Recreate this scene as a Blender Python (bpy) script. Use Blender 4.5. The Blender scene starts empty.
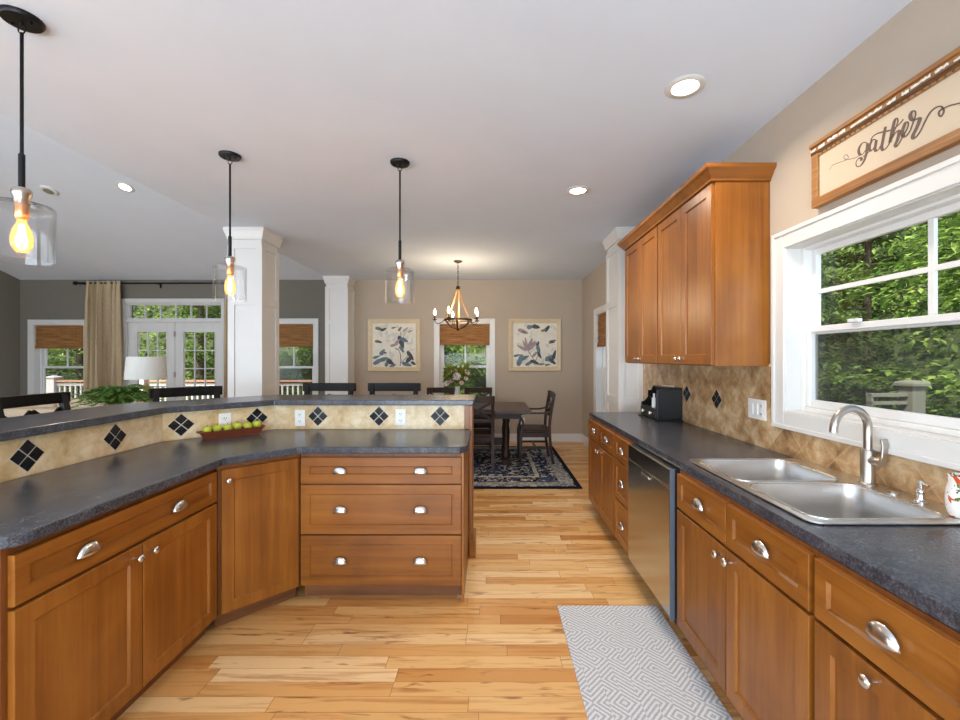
import bpy, bmesh, math, random
from mathutils import Vector, Matrix
PI = math.pi
rnd = random.Random(7)
SC = bpy.context.scene
COL = SC.collection

# ------------------------------------------------------------------ camera, sky, sun, added fill lamps, exposure
EYE = 1.432
cd = bpy.data.cameras.new('camera'); cam = bpy.data.objects.new('camera', cd); COL.objects.link(cam)
cd.sensor_width = 36; cd.lens = 36 * 432 / 960
cd.shift_x = -10 / 960; cd.shift_y = -2 / 960; cd.clip_start = 0.05; cd.clip_end = 300
cam.location = (0, 0, EYE); cam.rotation_euler = (PI / 2, 0, 0)
SC.camera = cam

W = bpy.data.worlds.new('sky'); SC.world = W; W.use_nodes = True
wn = W.node_tree.nodes; wl = W.node_tree.links
bgn = wn['Background']
sky = wn.new('ShaderNodeTexSky'); sky.sky_type = 'NISHITA'; sky.sun_disc = False
sky.sun_elevation = math.radians(52); sky.sun_rotation = math.radians(200); sky.air_density = 1.0; sky.dust_density = 1.5
wl.new(sky.outputs[0], bgn.inputs[0]); bgn.inputs[1].default_value = 0.3

sd = bpy.data.lights.new('sun', 'SUN'); sun = bpy.data.objects.new('sun', sd); COL.objects.link(sun)
sd.energy = 5.5; sd.angle = math.radians(2); sd.color = (1.0, 0.94, 0.82)
sun.rotation_euler = (math.radians(36), 0, math.radians(-38))

def area(name, loc, rot, sx, sy, e, col=(0.72, 0.86, 1.0)):
    l = bpy.data.lights.new(name, 'AREA'); l.shape = 'RECTANGLE'; l.size = sx; l.size_y = sy
    l.energy = e; l.color = col
    o = bpy.data.objects.new(name, l); COL.objects.link(o); o.location = loc; o.rotation_euler = rot
    return o
# added fill lamps by the solid front and side walls; no windows there
area('added_front_fill', (-0.55, -2.9, 1.45), (PI / 2 + .5, 0, 0), 3.4, 2.1, 270)
area('added_front_living_fill', (-5.2, -2.9, 1.6), (PI / 2 + .45, 0, 0), 3.6, 2.3, 190)
area('added_side_fill', (-7.95, -0.6, 1.5), (PI / 2 + .3, 0, -PI / 2), 4.2, 2.2, 150)
SC.view_settings.view_transform = 'Standard'; SC.view_settings.look = 'None'
SC.view_settings.exposure = 0.6; SC.view_settings.gamma = 1; SC.view_settings.use_curve_mapping = False

# ------------------------------------------------------------------ materials
def lin(c): return c / 12.92 if c <= 0.04045 else ((c + 0.055) / 1.055) ** 2.4
def rgb(r, g, b): return (lin(r / 255), lin(g / 255), lin(b / 255), 1)
class NT:
    def __init__(s, name):
        s.m = bpy.data.materials.new(name); s.m.use_nodes = True
        s.t = s.m.node_tree; s.n = s.t.nodes; s.b = s.n['Principled BSDF']; s.out = s.n['Material Output']
    def new(s, typ, **kw):
        n = s.n.new(typ)
        for k, v in kw.items(): setattr(n, k, v)
        return n
    def link(s, a, b): s.t.links.new(a, b)
    def val(s, sock, v):
        if hasattr(v, 'is_linked') or isinstance(v, bpy.types.NodeSocket): s.link(v, sock)
        else: sock.default_value = v
    def math(s, op, a, b=None, c=None):
        n = s.new('ShaderNodeMath', operation=op); s.val(n.inputs[0], a)
        if b is not None: s.val(n.inputs[1], b)
        if c is not None: s.val(n.inputs[2], c)
        return n.outputs[0]
    def mix(s, f, a, b):
        n = s.new('ShaderNodeMix', data_type='RGBA'); s.val(n.inputs[0], f); s.val(n.inputs[6], a); s.val(n.inputs[7], b)
        return n.outputs[2]
    def ramp(s, f, stops, interp='LINEAR'):
        n = s.new('ShaderNodeValToRGB'); n.color_ramp.interpolation = interp
        el = n.color_ramp.elements
        while len(el) < len(stops): el.new(0.5)
        for e, (p, c) in zip(el, stops): e.position = p; e.color = c
        s.link(f, n.inputs[0]); return n.outputs[0]
    def coord(s, scale=(1, 1, 1), kind='Object', rot=(0, 0, 0)):
        c = s.new('ShaderNodeTexCoord'); m = s.new('ShaderNodeMapping')
        m.inputs['Scale'].default_value = scale; m.inputs['Rotation'].default_value = rot
        s.link(c.outputs[kind], m.inputs[0]); return m.outputs[0]
    def noise(s, vec, scale, detail=4, rough=0.55, dist=0):
        n = s.new('ShaderNodeTexNoise'); s.link(vec, n.inputs['Vector'])
        n.inputs['Scale'].default_value = scale; n.inputs['Detail'].default_value = detail
        n.inputs['Roughness'].default_value = rough; n.inputs['Distortion'].default_value = dist
        return n.outputs[0]
    def sep(s, vec):
        n = s.new('ShaderNodeSeparateXYZ'); s.link(vec, n.inputs[0]); return n.outputs
    def comb(s, x, y, z=0.0):
        n = s.new('ShaderNodeCombineXYZ'); s.val(n.inputs[0], x); s.val(n.inputs[1], y); s.val(n.inputs[2], z); return n.outputs[0]
    def white(s, vec):
        n = s.new('ShaderNodeTexWhiteNoise', noise_dimensions='3D'); s.link(vec, n.inputs[0]); return n.outputs
    def bump(s, hgt, strength=0.2, dist=0.01):
        n = s.new('ShaderNodeBump'); n.inputs['Strength'].default_value = strength; n.inputs['Distance'].default_value = dist
        s.link(hgt, n.inputs['Height']); s.link(n.outputs[0], s.b.inputs['Normal'])
    def set(s, color=None, rough=None, metal=None, spec=None, emit=None, estr=None, coat=None):
        if color is not None: s.val(s.b.inputs['Base Color'], color)
        if rough is not None: s.val(s.b.inputs['Roughness'], rough)
        if metal is not None: s.b.inputs['Metallic'].default_value = metal
        if spec is not None: s.b.inputs['Specular IOR Level'].default_value = spec
        if emit is not None: s.val(s.b.inputs['Emission Color'], emit); s.b.inputs['Emission Strength'].default_value = estr
        if coat is not None: s.b.inputs['Coat Weight'].default_value = coat; s.b.inputs['Coat Roughness'].default_value = 0.15
        return s.m

def plain(name, c, rough=0.5, metal=0.0, spec=0.5, var=0.06, scale=9.0, bump=0.0):
    t = NT(name); v = t.coord(); n = t.noise(v, scale, 3)
    lo = tuple(x * (1 - var) for x in c[:3]) + (1,); hi = tuple(min(1, x * (1 + var)) for x in c[:3]) + (1,)
    if bump: t.bump(t.noise(v, 60, 2), bump, 0.003)
    return t.set(t.ramp(n, [(0.3, lo), (0.7, hi)]), rough, metal, spec)

def wood(name, dark, mid, light, axis='Z', rough=0.32, fine=26, spec=0.5):
    t = NT(name); st = {'Z': (fine, fine, 1.1), 'X': (1.1, fine, fine), 'Y': (fine, 1.1, fine)}[axis]
    oi = t.new('ShaderNodeObjectInfo')
    c = t.new('ShaderNodeTexCoord'); add = t.new('ShaderNodeVectorMath', operation='ADD')
    t.link(c.outputs['Object'], add.inputs[0])
    r = t.math('MULTIPLY', oi.outputs['Random'], 7.0); t.link(t.comb(r, r, r), add.inputs[1])
    m = t.new('ShaderNodeMapping'); m.inputs['Scale'].default_value = st; t.link(add.outputs[0], m.inputs[0])
    n1 = t.noise(m.outputs[0], 1.0, 6, 0.62, 0.4)
    n2 = t.noise(add.outputs[0], 2.6, 3, 0.5, 0.6)
    f = t.math('ADD', t.math('MULTIPLY', n1, 0.62), t.math('MULTIPLY', n2, 0.4))
    f = t.math('ADD', f, t.math('MULTIPLY', t.math('SUBTRACT', oi.outputs['Random'], 0.5), 0.06))
    col = t.ramp(f, [(0.34, dark), (0.51, mid), (0.68, light)])
    t.bump(n1, 0.04, 0.002)
    return t.set(col, rough, 0, spec)

M = {}
M['wood'] = wood('honey_maple', rgb(114, 64, 18), rgb(140, 83, 26), rgb(158, 100, 38), 'Z')
M['wood_h'] = wood('honey_maple_across', rgb(114, 64, 18), rgb(140, 83, 26), rgb(158, 100, 38), 'X')
M['carcass'] = wood('maple_carcass', rgb(98, 52, 18), rgb(118, 66, 24), rgb(134, 80, 32), 'Z', 0.45)
M['toe'] = wood('toe_board', rgb(96, 58, 26), rgb(116, 70, 34), rgb(132, 82, 42), 'X', 0.5)
M['dark_wood'] = wood('espresso_wood', rgb(32, 16, 9), rgb(46, 25, 15), rgb(62, 36, 22), 'Z', 0.42, 26, 0.3)
M['table_wood'] = wood('table_wood', rgb(46, 32, 26), rgb(62, 44, 36), rgb(76, 56, 46), 'X', 0.36, 26, 0.35)
M['black_wood'] = wood('black_stool_wood', rgb(9, 8, 9), rgb(14, 13, 14), rgb(22, 19, 18), 'Z', 0.42, 26, 0.2)
M['rustic'] = wood('rustic_oak', rgb(92, 58, 28), rgb(146, 98, 52), rgb(182, 134, 80), 'X', 0.6, 34)
M['tray_wood'] = wood('red_brown_wood', rgb(92, 44, 26), rgb(120, 60, 36), rgb(140, 76, 46), 'X', 0.4)
M['light_wood'] = wood('pale_wood', rgb(168, 126, 82), rgb(192, 150, 104), rgb(210, 172, 124), 'Z', 0.55)
M['bark'] = wood('bark', rgb(60, 50, 38), rgb(92, 78, 60), rgb(120, 106, 86), 'Z', 0.9, 14)
M['rail_wood'] = wood('deck_rail_wood', rgb(170, 120, 92), rgb(196, 146, 116), rgb(214, 168, 138), 'X', 0.7)
M['white'] = plain('white_paint', rgb(218, 216, 212), 0.35, var=0.01)
M['white_vinyl'] = plain('white_vinyl', rgb(224, 223, 220), 0.3, var=0.01)
M['ceiling'] = plain('ceiling_paint', rgb(220, 230, 244), 0.9, spec=0.2, var=0.015, scale=3, bump=0.12)
M['vault'] = plain('vault_paint', rgb(222, 227, 234), 0.9, spec=0.2, var=0.015, scale=3, bump=0.12)
M['tan'] = plain('tan_wall_paint', rgb(182, 168, 152), 0.85, spec=0.25, var=0.015, bump=0.04)
M['grey_wall'] = plain('grey_wall_paint', rgb(122, 117, 107), 0.85, spec=0.25, var=0.015, bump=0.04)
M['chrome'] = plain('polished_nickel', (0.66, 0.65, 0.63), 0.24, 1.0, var=0.03)
M['nickel'] = plain('brushed_nickel', (0.50, 0.45, 0.40), 0.28, 1.0, var=0.05)
M['black_metal'] = plain('black_metal', rgb(28, 28, 30), 0.4, 0.6, var=0.1)
M['bronze'] = plain('aged_bronze', rgb(74, 60, 46), 0.45, 0.7, var=0.15)
M['copper'] = plain('copper_socket', (0.72, 0.38, 0.16), 0.3, 1.0, var=0.05)
M['black'] = plain('black_lacquer', rgb(16, 16, 18), 0.35, var=0.1)
M['black_tile'] = plain('black_tile', rgb(20, 20, 23), 0.12, var=0.15, scale=30)
M['grout'] = plain('pale_grout', rgb(206, 200, 186), 0.8, var=0.04)
M['plastic'] = plain('white_plastic', rgb(236, 235, 230), 0.3, var=0.01)
M['slot'] = plain('slot_dark', rgb(40, 40, 40), 0.5)
M['shade_fabric'] = plain('lamp_shade_fabric', rgb(222, 220, 214), 0.9, var=0.03, scale=40)
M['curtain'] = plain('linen_curtain', rgb(190, 168, 134), 0.9, var=0.08, scale=30)
M['sofa'] = plain('beige_upholstery', rgb(196, 176, 150), 0.95, var=0.06, scale=40)
M['rust_fabric'] = plain('rust_fabric', rgb(146, 96, 72), 0.95, var=0.35, scale=24)
M['cream'] = plain('cream_paint', rgb(222, 204, 172), 0.6, var=0.03)
M['board'] = plain('cream_board', rgb(198, 180, 156), 0.7, var=0.025, scale=5)
M['brown_ink'] = plain('brown_lettering', rgb(98, 78, 68), 0.7, var=0.03)
M['chip'] = plain('chipped_white_paint', rgb(226, 222, 212), 0.8, var=0.1, scale=60)
M['frame'] = plain('champagne_frame', rgb(212, 192, 158), 0.45, var=0.06, scale=20)
M['wash'] = plain('paint_pale_grey', rgb(206, 204, 196), 0.8, var=0.08, scale=18)
M['canvas'] = plain('canvas', rgb(226, 221, 208), 0.8, var=0.07, scale=8)
M['ink_blue'] = plain('paint_slate_blue', rgb(104, 124, 134), 0.8, var=0.25, scale=14)
M['ink_dark'] = plain('paint_charcoal', rgb(74, 78, 86), 0.8, var=0.25, scale=14)
M['ink_mauve'] = plain('paint_mauve', rgb(160, 142, 144), 0.8, var=0.2, scale=14)
M['ink_olive'] = plain('paint_olive', rgb(124, 112, 92), 0.8, var=0.2, scale=14)
M['apple'] = plain('green_apple_skin', rgb(172, 184, 52), 0.3, var=0.2, scale=22)
M['stem'] = plain('stem_brown', rgb(72, 52, 30), 0.8)
M['petal'] = plain('white_petal', rgb(240, 230, 220), 0.7, var=0.05)
M['petal_pink'] = plain('blush_petal', rgb(224, 188, 166), 0.7, var=0.08)
M['ceramic'] = plain('white_ceramic', rgb(236, 234, 230), 0.15, var=0.01)
M['blue_glaze'] = plain('blue_ceramic', rgb(70, 96, 140), 0.3, var=0.1)
M['lawn'] = plain('forest_floor', rgb(70, 80, 44), 0.95, var=0.4, scale=1.2)
M['deck'] = wood('deck_boards', rgb(140, 116, 96), rgb(164, 138, 116), rgb(182, 156, 134), 'X', 0.8)
M['weathered'] = plain('weathered_grey_wood', rgb(128, 128, 112), 0.8, var=0.12)
M['stone'] = plain('grey_stone', rgb(140, 140, 138), 0.8, var=0.2)

def leaf_mat(name, a, b, c, trans=0.35):
    t = NT(name); v = t.coord()
    n = t.noise(v, 1.3, 3)
    geo = t.new('ShaderNodeNewGeometry')
    f = t.math('ADD', t.math('MULTIPLY', geo.outputs['Random Per Island'], 0.6), t.math('MULTIPLY', n, 0.4))
    col = t.ramp(f, [(0.15, a), (0.5, b), (0.85, c)])
    t.set(col, 0.5, 0, 0.3)
    tr = t.new('ShaderNodeBsdfTranslucent'); t.link(col, tr.inputs[0])
    mx = t.new('ShaderNodeMixShader'); mx.inputs[0].default_value = trans
    t.link(t.b.outputs[0], mx.inputs[1]); t.link(tr.outputs[0], mx.inputs[2]); t.link(mx.outputs[0], t.out.inputs[0])
    return t.m
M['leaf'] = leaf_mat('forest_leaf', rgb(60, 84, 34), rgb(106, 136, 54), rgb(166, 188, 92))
M['leaf_dark'] = leaf_mat('dark_leaf', rgb(46, 62, 30), rgb(80, 102, 46), rgb(126, 146, 74))  # darker, duller greens for some of the trees
M['fern'] = leaf_mat('fern_leaf', rgb(64, 98, 40), rgb(104, 146, 62), rgb(150, 184, 96), 0.2)
M['bouquet_leaf'] = leaf_mat('bouquet_leaf', rgb(62, 80, 24), rgb(110, 124, 40), rgb(156, 166, 70), 0.2)

def glass_mat(name, tint=(1, 1, 1, 1), refl=0.08, rough=0.0, glow=None, edge=0.5):
    t = NT(name); t.n.remove(t.b)
    tr = t.new('ShaderNodeBsdfTransparent'); tr.inputs[0].default_value = tint
    gl = t.new('ShaderNodeBsdfGlossy'); gl.inputs['Roughness'].default_value = rough
    fr = t.new('ShaderNodeLayerWeight'); fr.inputs[0].default_value = 0.35
    f = t.math('MINIMUM', t.math('ADD', t.math('MULTIPLY', t.math('POWER', fr.outputs['Facing'], 3.0), edge), refl), 0.7)
    mx = t.new('ShaderNodeMixShader'); t.link(f, mx.inputs[0])
    t.link(tr.outputs[0], mx.inputs[1]); t.link(gl.outputs[0], mx.inputs[2]); t.link(mx.outputs[0], t.out.inputs[0])
    if glow:
        em = t.new('ShaderNodeEmission'); em.inputs[0].default_value = glow[0]; em.inputs[1].default_value = glow[1]
        ad = t.new('ShaderNodeAddShader'); t.link(mx.outputs[0], ad.inputs[0]); t.link(em.outputs[0], ad.inputs[1]); t.link(ad.outputs[0], t.out.inputs[0])
    return t.m
def screen_mat():
    t = NT('insect_screen'); tr = t.new('ShaderNodeBsdfTransparent'); t.set(rgb(52, 54, 52), 0.8)
    mx = t.new('ShaderNodeMixShader'); mx.inputs[0].default_value = 0.27
    t.link(tr.outputs[0], mx.inputs[1]); t.link(t.b.outputs[0], mx.inputs[2]); t.link(mx.outputs[0], t.out.inputs[0]); return t.m
M['screen'] = screen_mat()
M['pane'] = glass_mat('window_glass', refl=0.006)
M['shade_glass'] = glass_mat('pendant_glass', (0.97, 0.97, 0.97, 1), 0.04, edge=0.9)
M['bulb_glass'] = glass_mat('amber_bulb_glass', (1.0, 0.72, 0.38, 1), 0.05, glow=((1.0, 0.45, 0.12, 1), 0.8))

def emis(name, c, s):
    t = NT(name); t.set(c, 0.4, emit=c, estr=s); return t.m
M['filament'] = emis('glowing_filament', (1.0, 0.55, 0.18, 1), 26)
M['bulb_glow'] = emis('glowing_bulb', (1.0, 0.62, 0.26, 1), 7)
M['candle_glow'] = emis('candle_bulb', (1.0, 0.72, 0.42, 1), 12)
M['lens'] = emis('downlight_lens', (1.0, 0.86, 0.66, 1), 14)

def floor_mat():
    t = NT('hickory_planks'); v = t.coord(); x, y, z = t.sep(v)
    r = t.math('DIVIDE', y, 0.083); row = t.math('FLOOR', r); fr = t.math('FRACT', r)
    rv = t.white(t.comb(row, 3.7, 0.5))[0]
    xs = t.math('ADD', t.math('DIVIDE', x, 0.82), t.math('MULTIPLY', rv, 9.0)); idx = t.math('FLOOR', xs); fx = t.math('FRACT', xs)
    wv = t.white(t.comb(idx, row, 1.3)); tint = wv[0]
    off = t.math('MULTIPLY', tint, 40.0)
    g1 = t.noise(t.comb(t.math('MULTIPLY', t.math('ADD', x, off), 1.6), t.math('ADD', t.math('MULTIPLY', y, 22.0), off), off), 1.0, 5, 0.6, 1.2)
    g2 = t.noise(t.comb(t.math('MULTIPLY', t.math('ADD', x, off), 5.0), t.math('MULTIPLY', y, 26.0), off), 1.0, 3, 0.5, 0.5)
    base = t.ramp(tint, [(0.0, rgb(186, 122, 60)), (0.12, rgb(206, 148, 84)), (0.35, rgb(218, 166, 102)), (0.7, rgb(226, 180, 118)), (1.0, rgb(236, 200, 148))])
    st = t.ramp(g1, [(0.5, (0, 0, 0, 1)), (0.68, (1, 1, 1, 1))])
    col = t.mix(t.math('MULTIPLY', st, 0.6), base, rgb(164, 92, 34))
    kn = t.ramp(g2, [(0.62, (0, 0, 0, 1)), (0.72, (1, 1, 1, 1))])
    col = t.mix(t.math('MULTIPLY', kn, 0.7), col, rgb(120, 64, 30))
    e1 = t.math('LESS_THAN', fr, 0.022); e2 = t.math('LESS_THAN', fx, 0.0035)
    gap = t.math('MAXIMUM', e1, e2)
    col = t.mix(t.math('MULTIPLY', gap, 0.6), col, rgb(112, 70, 36))
    t.bump(t.math('SUBTRACT', 1.0, gap), 0.25, 0.002)
    return t.set(col, t.math('ADD', 0.24, t.math('MULTIPLY', g1, 0.12)), 0, 0.5)
M['floor'] = floor_mat()

def counter_mat():
    t = NT('slate_laminate'); v = t.coord()
    n = t.noise(v, 16, 5, 0.72, 0.2); n2 = t.noise(v, 170, 3, 0.65)
    f = t.math('ADD', t.math('MULTIPLY', n, 0.34), t.math('MULTIPLY', n2, 0.66))
    col = t.ramp(f, [(0.36, rgb(40, 42, 49)), (0.5, rgb(62, 65, 73)), (0.64, rgb(98, 101, 109))])
    t.bump(n2, 0.05, 0.001)
    return t.set(col, t.math('ADD', 0.20, t.math('MULTIPLY', n, 0.1)), 0, 0.5)
M['counter'] = counter_mat()

def stone_tile(name, cols, size, diag):
    """travertine; grout lines follow the tile grid: u runs along the wall, z is up"""
    t = NT(name); v = t.coord(); u, w, z = t.sep(v)
    if diag:
        a = t.math('MULTIPLY', t.math('ADD', u, z), 0.7071); b = t.math('MULTIPLY', t.math('SUBTRACT', u, z), 0.7071)
    else: a, b = u, z
    def line(k):
        q = t.math('FRACT', t.math('DIVIDE', k, size)); return t.math('LESS_THAN', t.math('MINIMUM', q, t.math('SUBTRACT', 1.0, q)), 0.012)
    g = t.math('MAXIMUM', line(a), line(b)) if diag else line(a)
    cell = t.white(t.comb(t.math('FLOOR', t.math('DIVIDE', a, size)), t.math('FLOOR', t.math('DIVIDE', b, size)), 0.2))[0]
    n = t.noise(v, 9, 8, 0.68, 0.25)
    f = t.math('ADD', n, t.math('MULTIPLY', t.math('SUBTRACT', cell, 0.5), 0.16))
    col = t.ramp(f, [(0.3, cols[0]), (0.5, cols[1]), (0.68, cols[2])])
    col = t.mix(t.math('MULTIPLY', g, 0.4), col, rgb(206, 188, 156))
    t.bump(n, 0.1, 0.004)
    return t.set(col, 0.35, 0, 0.4)
M['tile_isl'] = stone_tile('pale_travertine', (rgb(184, 148, 98), rgb(214, 188, 144), rgb(234, 218, 186)), 0.445, False)
M['tile_wall'] = stone_tile('gold_travertine', (rgb(124, 86, 50), rgb(184, 146, 102), rgb(220, 194, 154)), 0.152, True)

def steel_mat(name, c, rough, st):
    t = NT(name); v = t.coord(st); n = t.noise(v, 1.0, 3)
    t.bump(n, 0.03, 0.001)
    return t.set(t.ramp(n, [(0.3, tuple(k * 0.92 for k in c) + (1,)), (0.7, tuple(c) + (1,))]), rough, 1.0)
M['steel'] = steel_mat('brushed_steel', (0.50, 0.50, 0.49), 0.2, (3, 3, 220))
M['sink_steel'] = steel_mat('sink_steel', (0.72, 0.72, 0.71), 0.3, (160, 6, 160))
M['dw_dark'] = plain('dishwasher_side', rgb(110, 118, 130), 0.4, 0.4, var=0.03)

def runner_mat():
    t = NT('grey_maze_weave'); v = t.coord(); x, y, z = t.sep(v)
    s = 0.066
    u = t.math('PINGPONG', t.math('ADD', x, 5.0), s); w = t.math('PINGPONG', t.math('ADD', y, 5.0), s)
    ci = t.math('FLOOR', t.math('DIVIDE', t.math('ADD', x, 5.0), s)); cj = t.math('FLOOR', t.math('DIVIDE', t.math('ADD', y, 5.0), s))
    rv = t.white(t.comb(ci, cj, 0.4))[0]
    sg = t.math('SUBTRACT', t.math('MULTIPLY', t.math('GREATER_THAN', rv, 0.45), 2.0), 1.0)
    k = t.math('ADD', u, t.math('MULTIPLY', w, sg))
    st = t.math('SINE', t.math('MULTIPLY', k, 2 * PI / 0.0262))
    fine = t.noise(v, 240, 2)
    f = t.math('ADD', t.math('MULTIPLY', st, 0.5), t.math('MULTIPLY', t.math('SUBTRACT', fine, 0.5), 1.9))
    col = t.ramp(t.math('ADD', t.math('MULTIPLY', f, 0.5), 0.5), [(0.30, rgb(164, 168, 176)), (0.66, rgb(218, 218, 217))])
    t.bump(f, 0.25, 0.004)
    return t.set(col, 0.95, 0, 0.1)
M['runner'] = runner_mat()

def dining_rug_mat(hx, hy):
    t = NT('navy_medallion_rug'); v = t.coord(); x, y, z = t.sep(v)
    ex = t.math('SUBTRACT', hx, t.math('ABSOLUTE', x)); ey = t.math('SUBTRACT', hy, t.math('ABSOLUTE', y))
    e = t.math('MINIMUM', ex, ey)
    vo = t.new('ShaderNodeTexVoronoi', feature='DISTANCE_TO_EDGE'); t.link(v, vo.inputs['Vector']); vo.inputs['Scale'].default_value = 9
    n = t.noise(v, 16, 4, 0.7, 1.5)
    orn = t.math('GREATER_THAN', t.math('ADD', n, t.math('MULTIPLY', vo.outputs[0], 0.5)), 0.6)
    navy = rgb(28, 36, 60); cream = rgb(190, 184, 172); blue = rgb(74, 88, 112)
    body = t.mix(orn, navy, cream)
    n2 = t.noise(v, 5, 3)
    body = t.mix(t.math('GREATER_THAN', n2, 0.58), body, t.mix(orn, rgb(52, 64, 92), blue))
    def band(a, b): return t.math('MULTIPLY', t.math('GREATER_THAN', e, a), t.math('LESS_THAN', e, b))
    c = t.mix(t.math('MULTIPLY', band(0.07, 0.22), 0.75), body, t.mix(t.math('GREATER_THAN', n, 0.5), cream, rgb(90, 100, 120)))
    c = t.mix(band(0.42, 0.47), c, t.mix(t.math('GREATER_THAN', n, 0.58), cream, navy))
    c = t.mix(t.math('LESS_THAN', e, 0.05), c, rgb(20, 24, 38))
    return t.set(c, 0.95, 0, 0.1)
M['rug'] = dining_rug_mat(1.46, 1.115)

def woven_mat():
    t = NT('woven_bamboo'); v = t.coord((3, 3, 90)); n = t.noise(v, 1.0, 4, 0.6, 0.3)
    v2 = t.coord((240, 240, 3)); n2 = t.noise(v2, 1.0, 2)
    f = t.math('ADD', t.math('MULTIPLY', n, 0.75), t.math('MULTIPLY', n2, 0.25))
    return t.set(t.ramp(f, [(0.33, rgb(92, 58, 30)), (0.5, rgb(150, 102, 58)), (0.68, rgb(190, 146, 94))]), 0.7, 0, 0.2)
M['woven'] = woven_mat()

def mug_mat():
    t = NT('painted_fruit_ceramic'); v = t.coord()
    n = t.noise(v, 26, 2, 0.5, 0.6); n2 = t.noise(v, 40, 2)
    c = t.mix(t.math('GREATER_THAN', n, 0.58), rgb(238, 234, 226), rgb(206, 84, 44))
    c = t.mix(t.math('GREATER_THAN', n2, 0.64), c, rgb(90, 110, 50))
    c = t.mix(t.math('LESS_THAN', n, 0.33), c, rgb(230, 176, 70))
    return t.set(c, 0.15, 0, 0.5)
M['mug'] = mug_mat()

# ------------------------------------------------------------------ mesh helpers
class MB:
    """collects shapes and links them as ONE mesh object"""
    def __init__(s): s.v = []; s.f = []; s.mi = []; s.cur = 0
    def add(s, vs, fs):
        o = len(s.v); s.v += [tuple(p) for p in vs]
        for f in fs: s.f.append([i + o for i in f]); s.mi.append(s.cur)
        return s
    def box(s, x0, x1, y0, y1, z0, z1):
        x0, x1 = min(x0, x1), max(x0, x1); y0, y1 = min(y0, y1), max(y0, y1); z0, z1 = min(z0, z1), max(z0, z1)
        return s.add([(x0, y0, z0), (x1, y0, z0), (x1, y1, z0), (x0, y1, z0), (x0, y0, z1), (x1, y0, z1), (x1, y1, z1), (x0, y1, z1)],
                     [(3, 2, 1, 0), (4, 5, 6, 7), (0, 1, 5, 4), (1, 2, 6, 5), (2, 3, 7, 6), (3, 0, 4, 7)])
    def prism(s, poly, z0, z1):
        n = len(poly)
        area = sum(poly[i][0] * poly[(i + 1) % n][1] - poly[(i + 1) % n][0] * poly[i][1] for i in range(n))
        if area < 0: poly = poly[::-1]
        return s.add([(x, y, z0) for x, y in poly] + [(x, y, z1) for x, y in poly],
                     [tuple(range(n))[::-1], tuple(range(n, 2 * n))] + [(i, (i + 1) % n, n + (i + 1) % n, n + i) for i in range(n)])
    def rings(s, rings, cap=True, closed=True):
        n = len(rings[0]); vs = [p for r in rings for p in r]; fs = []
        for k in range(len(rings) - 1):
            for i in range(n if closed else n - 1):
                j = (i + 1) % n; fs.append((k * n + i, k * n + j, (k + 1) * n + j, (k + 1) * n + i))
        if cap: fs += [tuple(range(n))[::-1], tuple(range((len(rings) - 1) * n, len(rings) * n))]
        return s.add(vs, fs)
    def lathe(s, prof, n=20, c=(0, 0, 0), axis='Z', cap=True):
        def P(r, a, z):
            x, y = r * math.cos(a), r * math.sin(a)
            q = {'Z': (x, y, z), 'Y': (x, -z, y), 'X': (z, x, y)}[axis]
            return (q[0] + c[0], q[1] + c[1], q[2] + c[2])
        return s.rings([[P(r, 2 * PI * i / n, z) for i in range(n)] for r, z in prof], cap)
    def cyl(s, p0, p1, r0, r1=None, n=12):
        return s.tube([p0, p1], [r0, r0 if r1 is None else r1], n)
    def tube(s, pts, r, n=10, flat=None):
        pts = [Vector(p) for p in pts]; R = r if isinstance(r, (list, tuple)) else [r] * len(pts)
        rings = []; up = None
        for k, p in enumerate(pts):
            t = (pts[min(k + 1, len(pts) - 1)] - pts[max(k - 1, 0)]).normalized()
            if up is None: up = Vector((0, 0, 1)) if abs(t.z) < 0.9 else Vector((0, 1, 0))
            a = t.cross(up).normalized(); b = a.cross(t).normalized(); up = b
            fa, fb = flat if flat else (1, 1)
            rings.append([p + a * (R[k] * fa * math.cos(2 * PI * i / n)) + b * (R[k] * fb * math.sin(2 * PI * i / n)) for i in range(n)])
        return s.rings(rings)
    def bar(s, p0, p1, w, d, up=(0, 0, 1)):
        p0, p1 = Vector(p0), Vector(p1); t = (p1 - p0).normalized(); u = Vector(up)
        a = t.cross(u).normalized() * (w / 2); b = a.normalized().cross(t).normalized() * (d / 2)
        return s.rings([[p + a + b, p - a + b, p - a - b, p + a - b] for p in (p0, p1)])
    def strip(s, pts, w, d, side):
        """rectangular section swept along pts; side = width direction"""
        sd = Vector(side).normalized(); pts = [Vector(p) for p in pts]; rg = []
        for k, p in enumerate(pts):
            t = (pts[min(k + 1, len(pts) - 1)] - pts[max(k - 1, 0)]).normalized()
            b = sd.cross(t).normalized() * (d / 2); a = sd * (w / 2)
            rg.append([p + a + b, p - a + b, p - a - b, p + a - b])
        return s.rings(rg)
    def ball(s, c, r, n=12, m=8, sc=(1, 1, 1)):
        rg = []
        for k in range(m + 1):
            th = PI * k / m; rr = max(1e-4, math.sin(th)) * r
            rg.append([(c[0] + rr * sc[0] * math.cos(2 * PI * i / n), c[1] + rr * sc[1] * math.sin(2 * PI * i / n), c[2] - math.cos(th) * r * sc[2]) for i in range(n)])
        return s.rings(rg)
    def leaf(s, p, d, nrm, ln, wd):
        p = Vector(p); d = Vector(d).normalized(); side = d.cross(Vector(nrm))
        if side.length < 1e-3: side = d.orthogonal()
        side = side.normalized(); n = side.cross(d)
        m = p + d * ln * 0.45 - n * wd * 0.12
        return s.add([p, m + side * wd / 2 + n * wd * 0.2, p + d * ln - n * ln * 0.12, m - side * wd / 2 + n * wd * 0.2], [(0, 1, 2), (0, 2, 3)])
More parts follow.
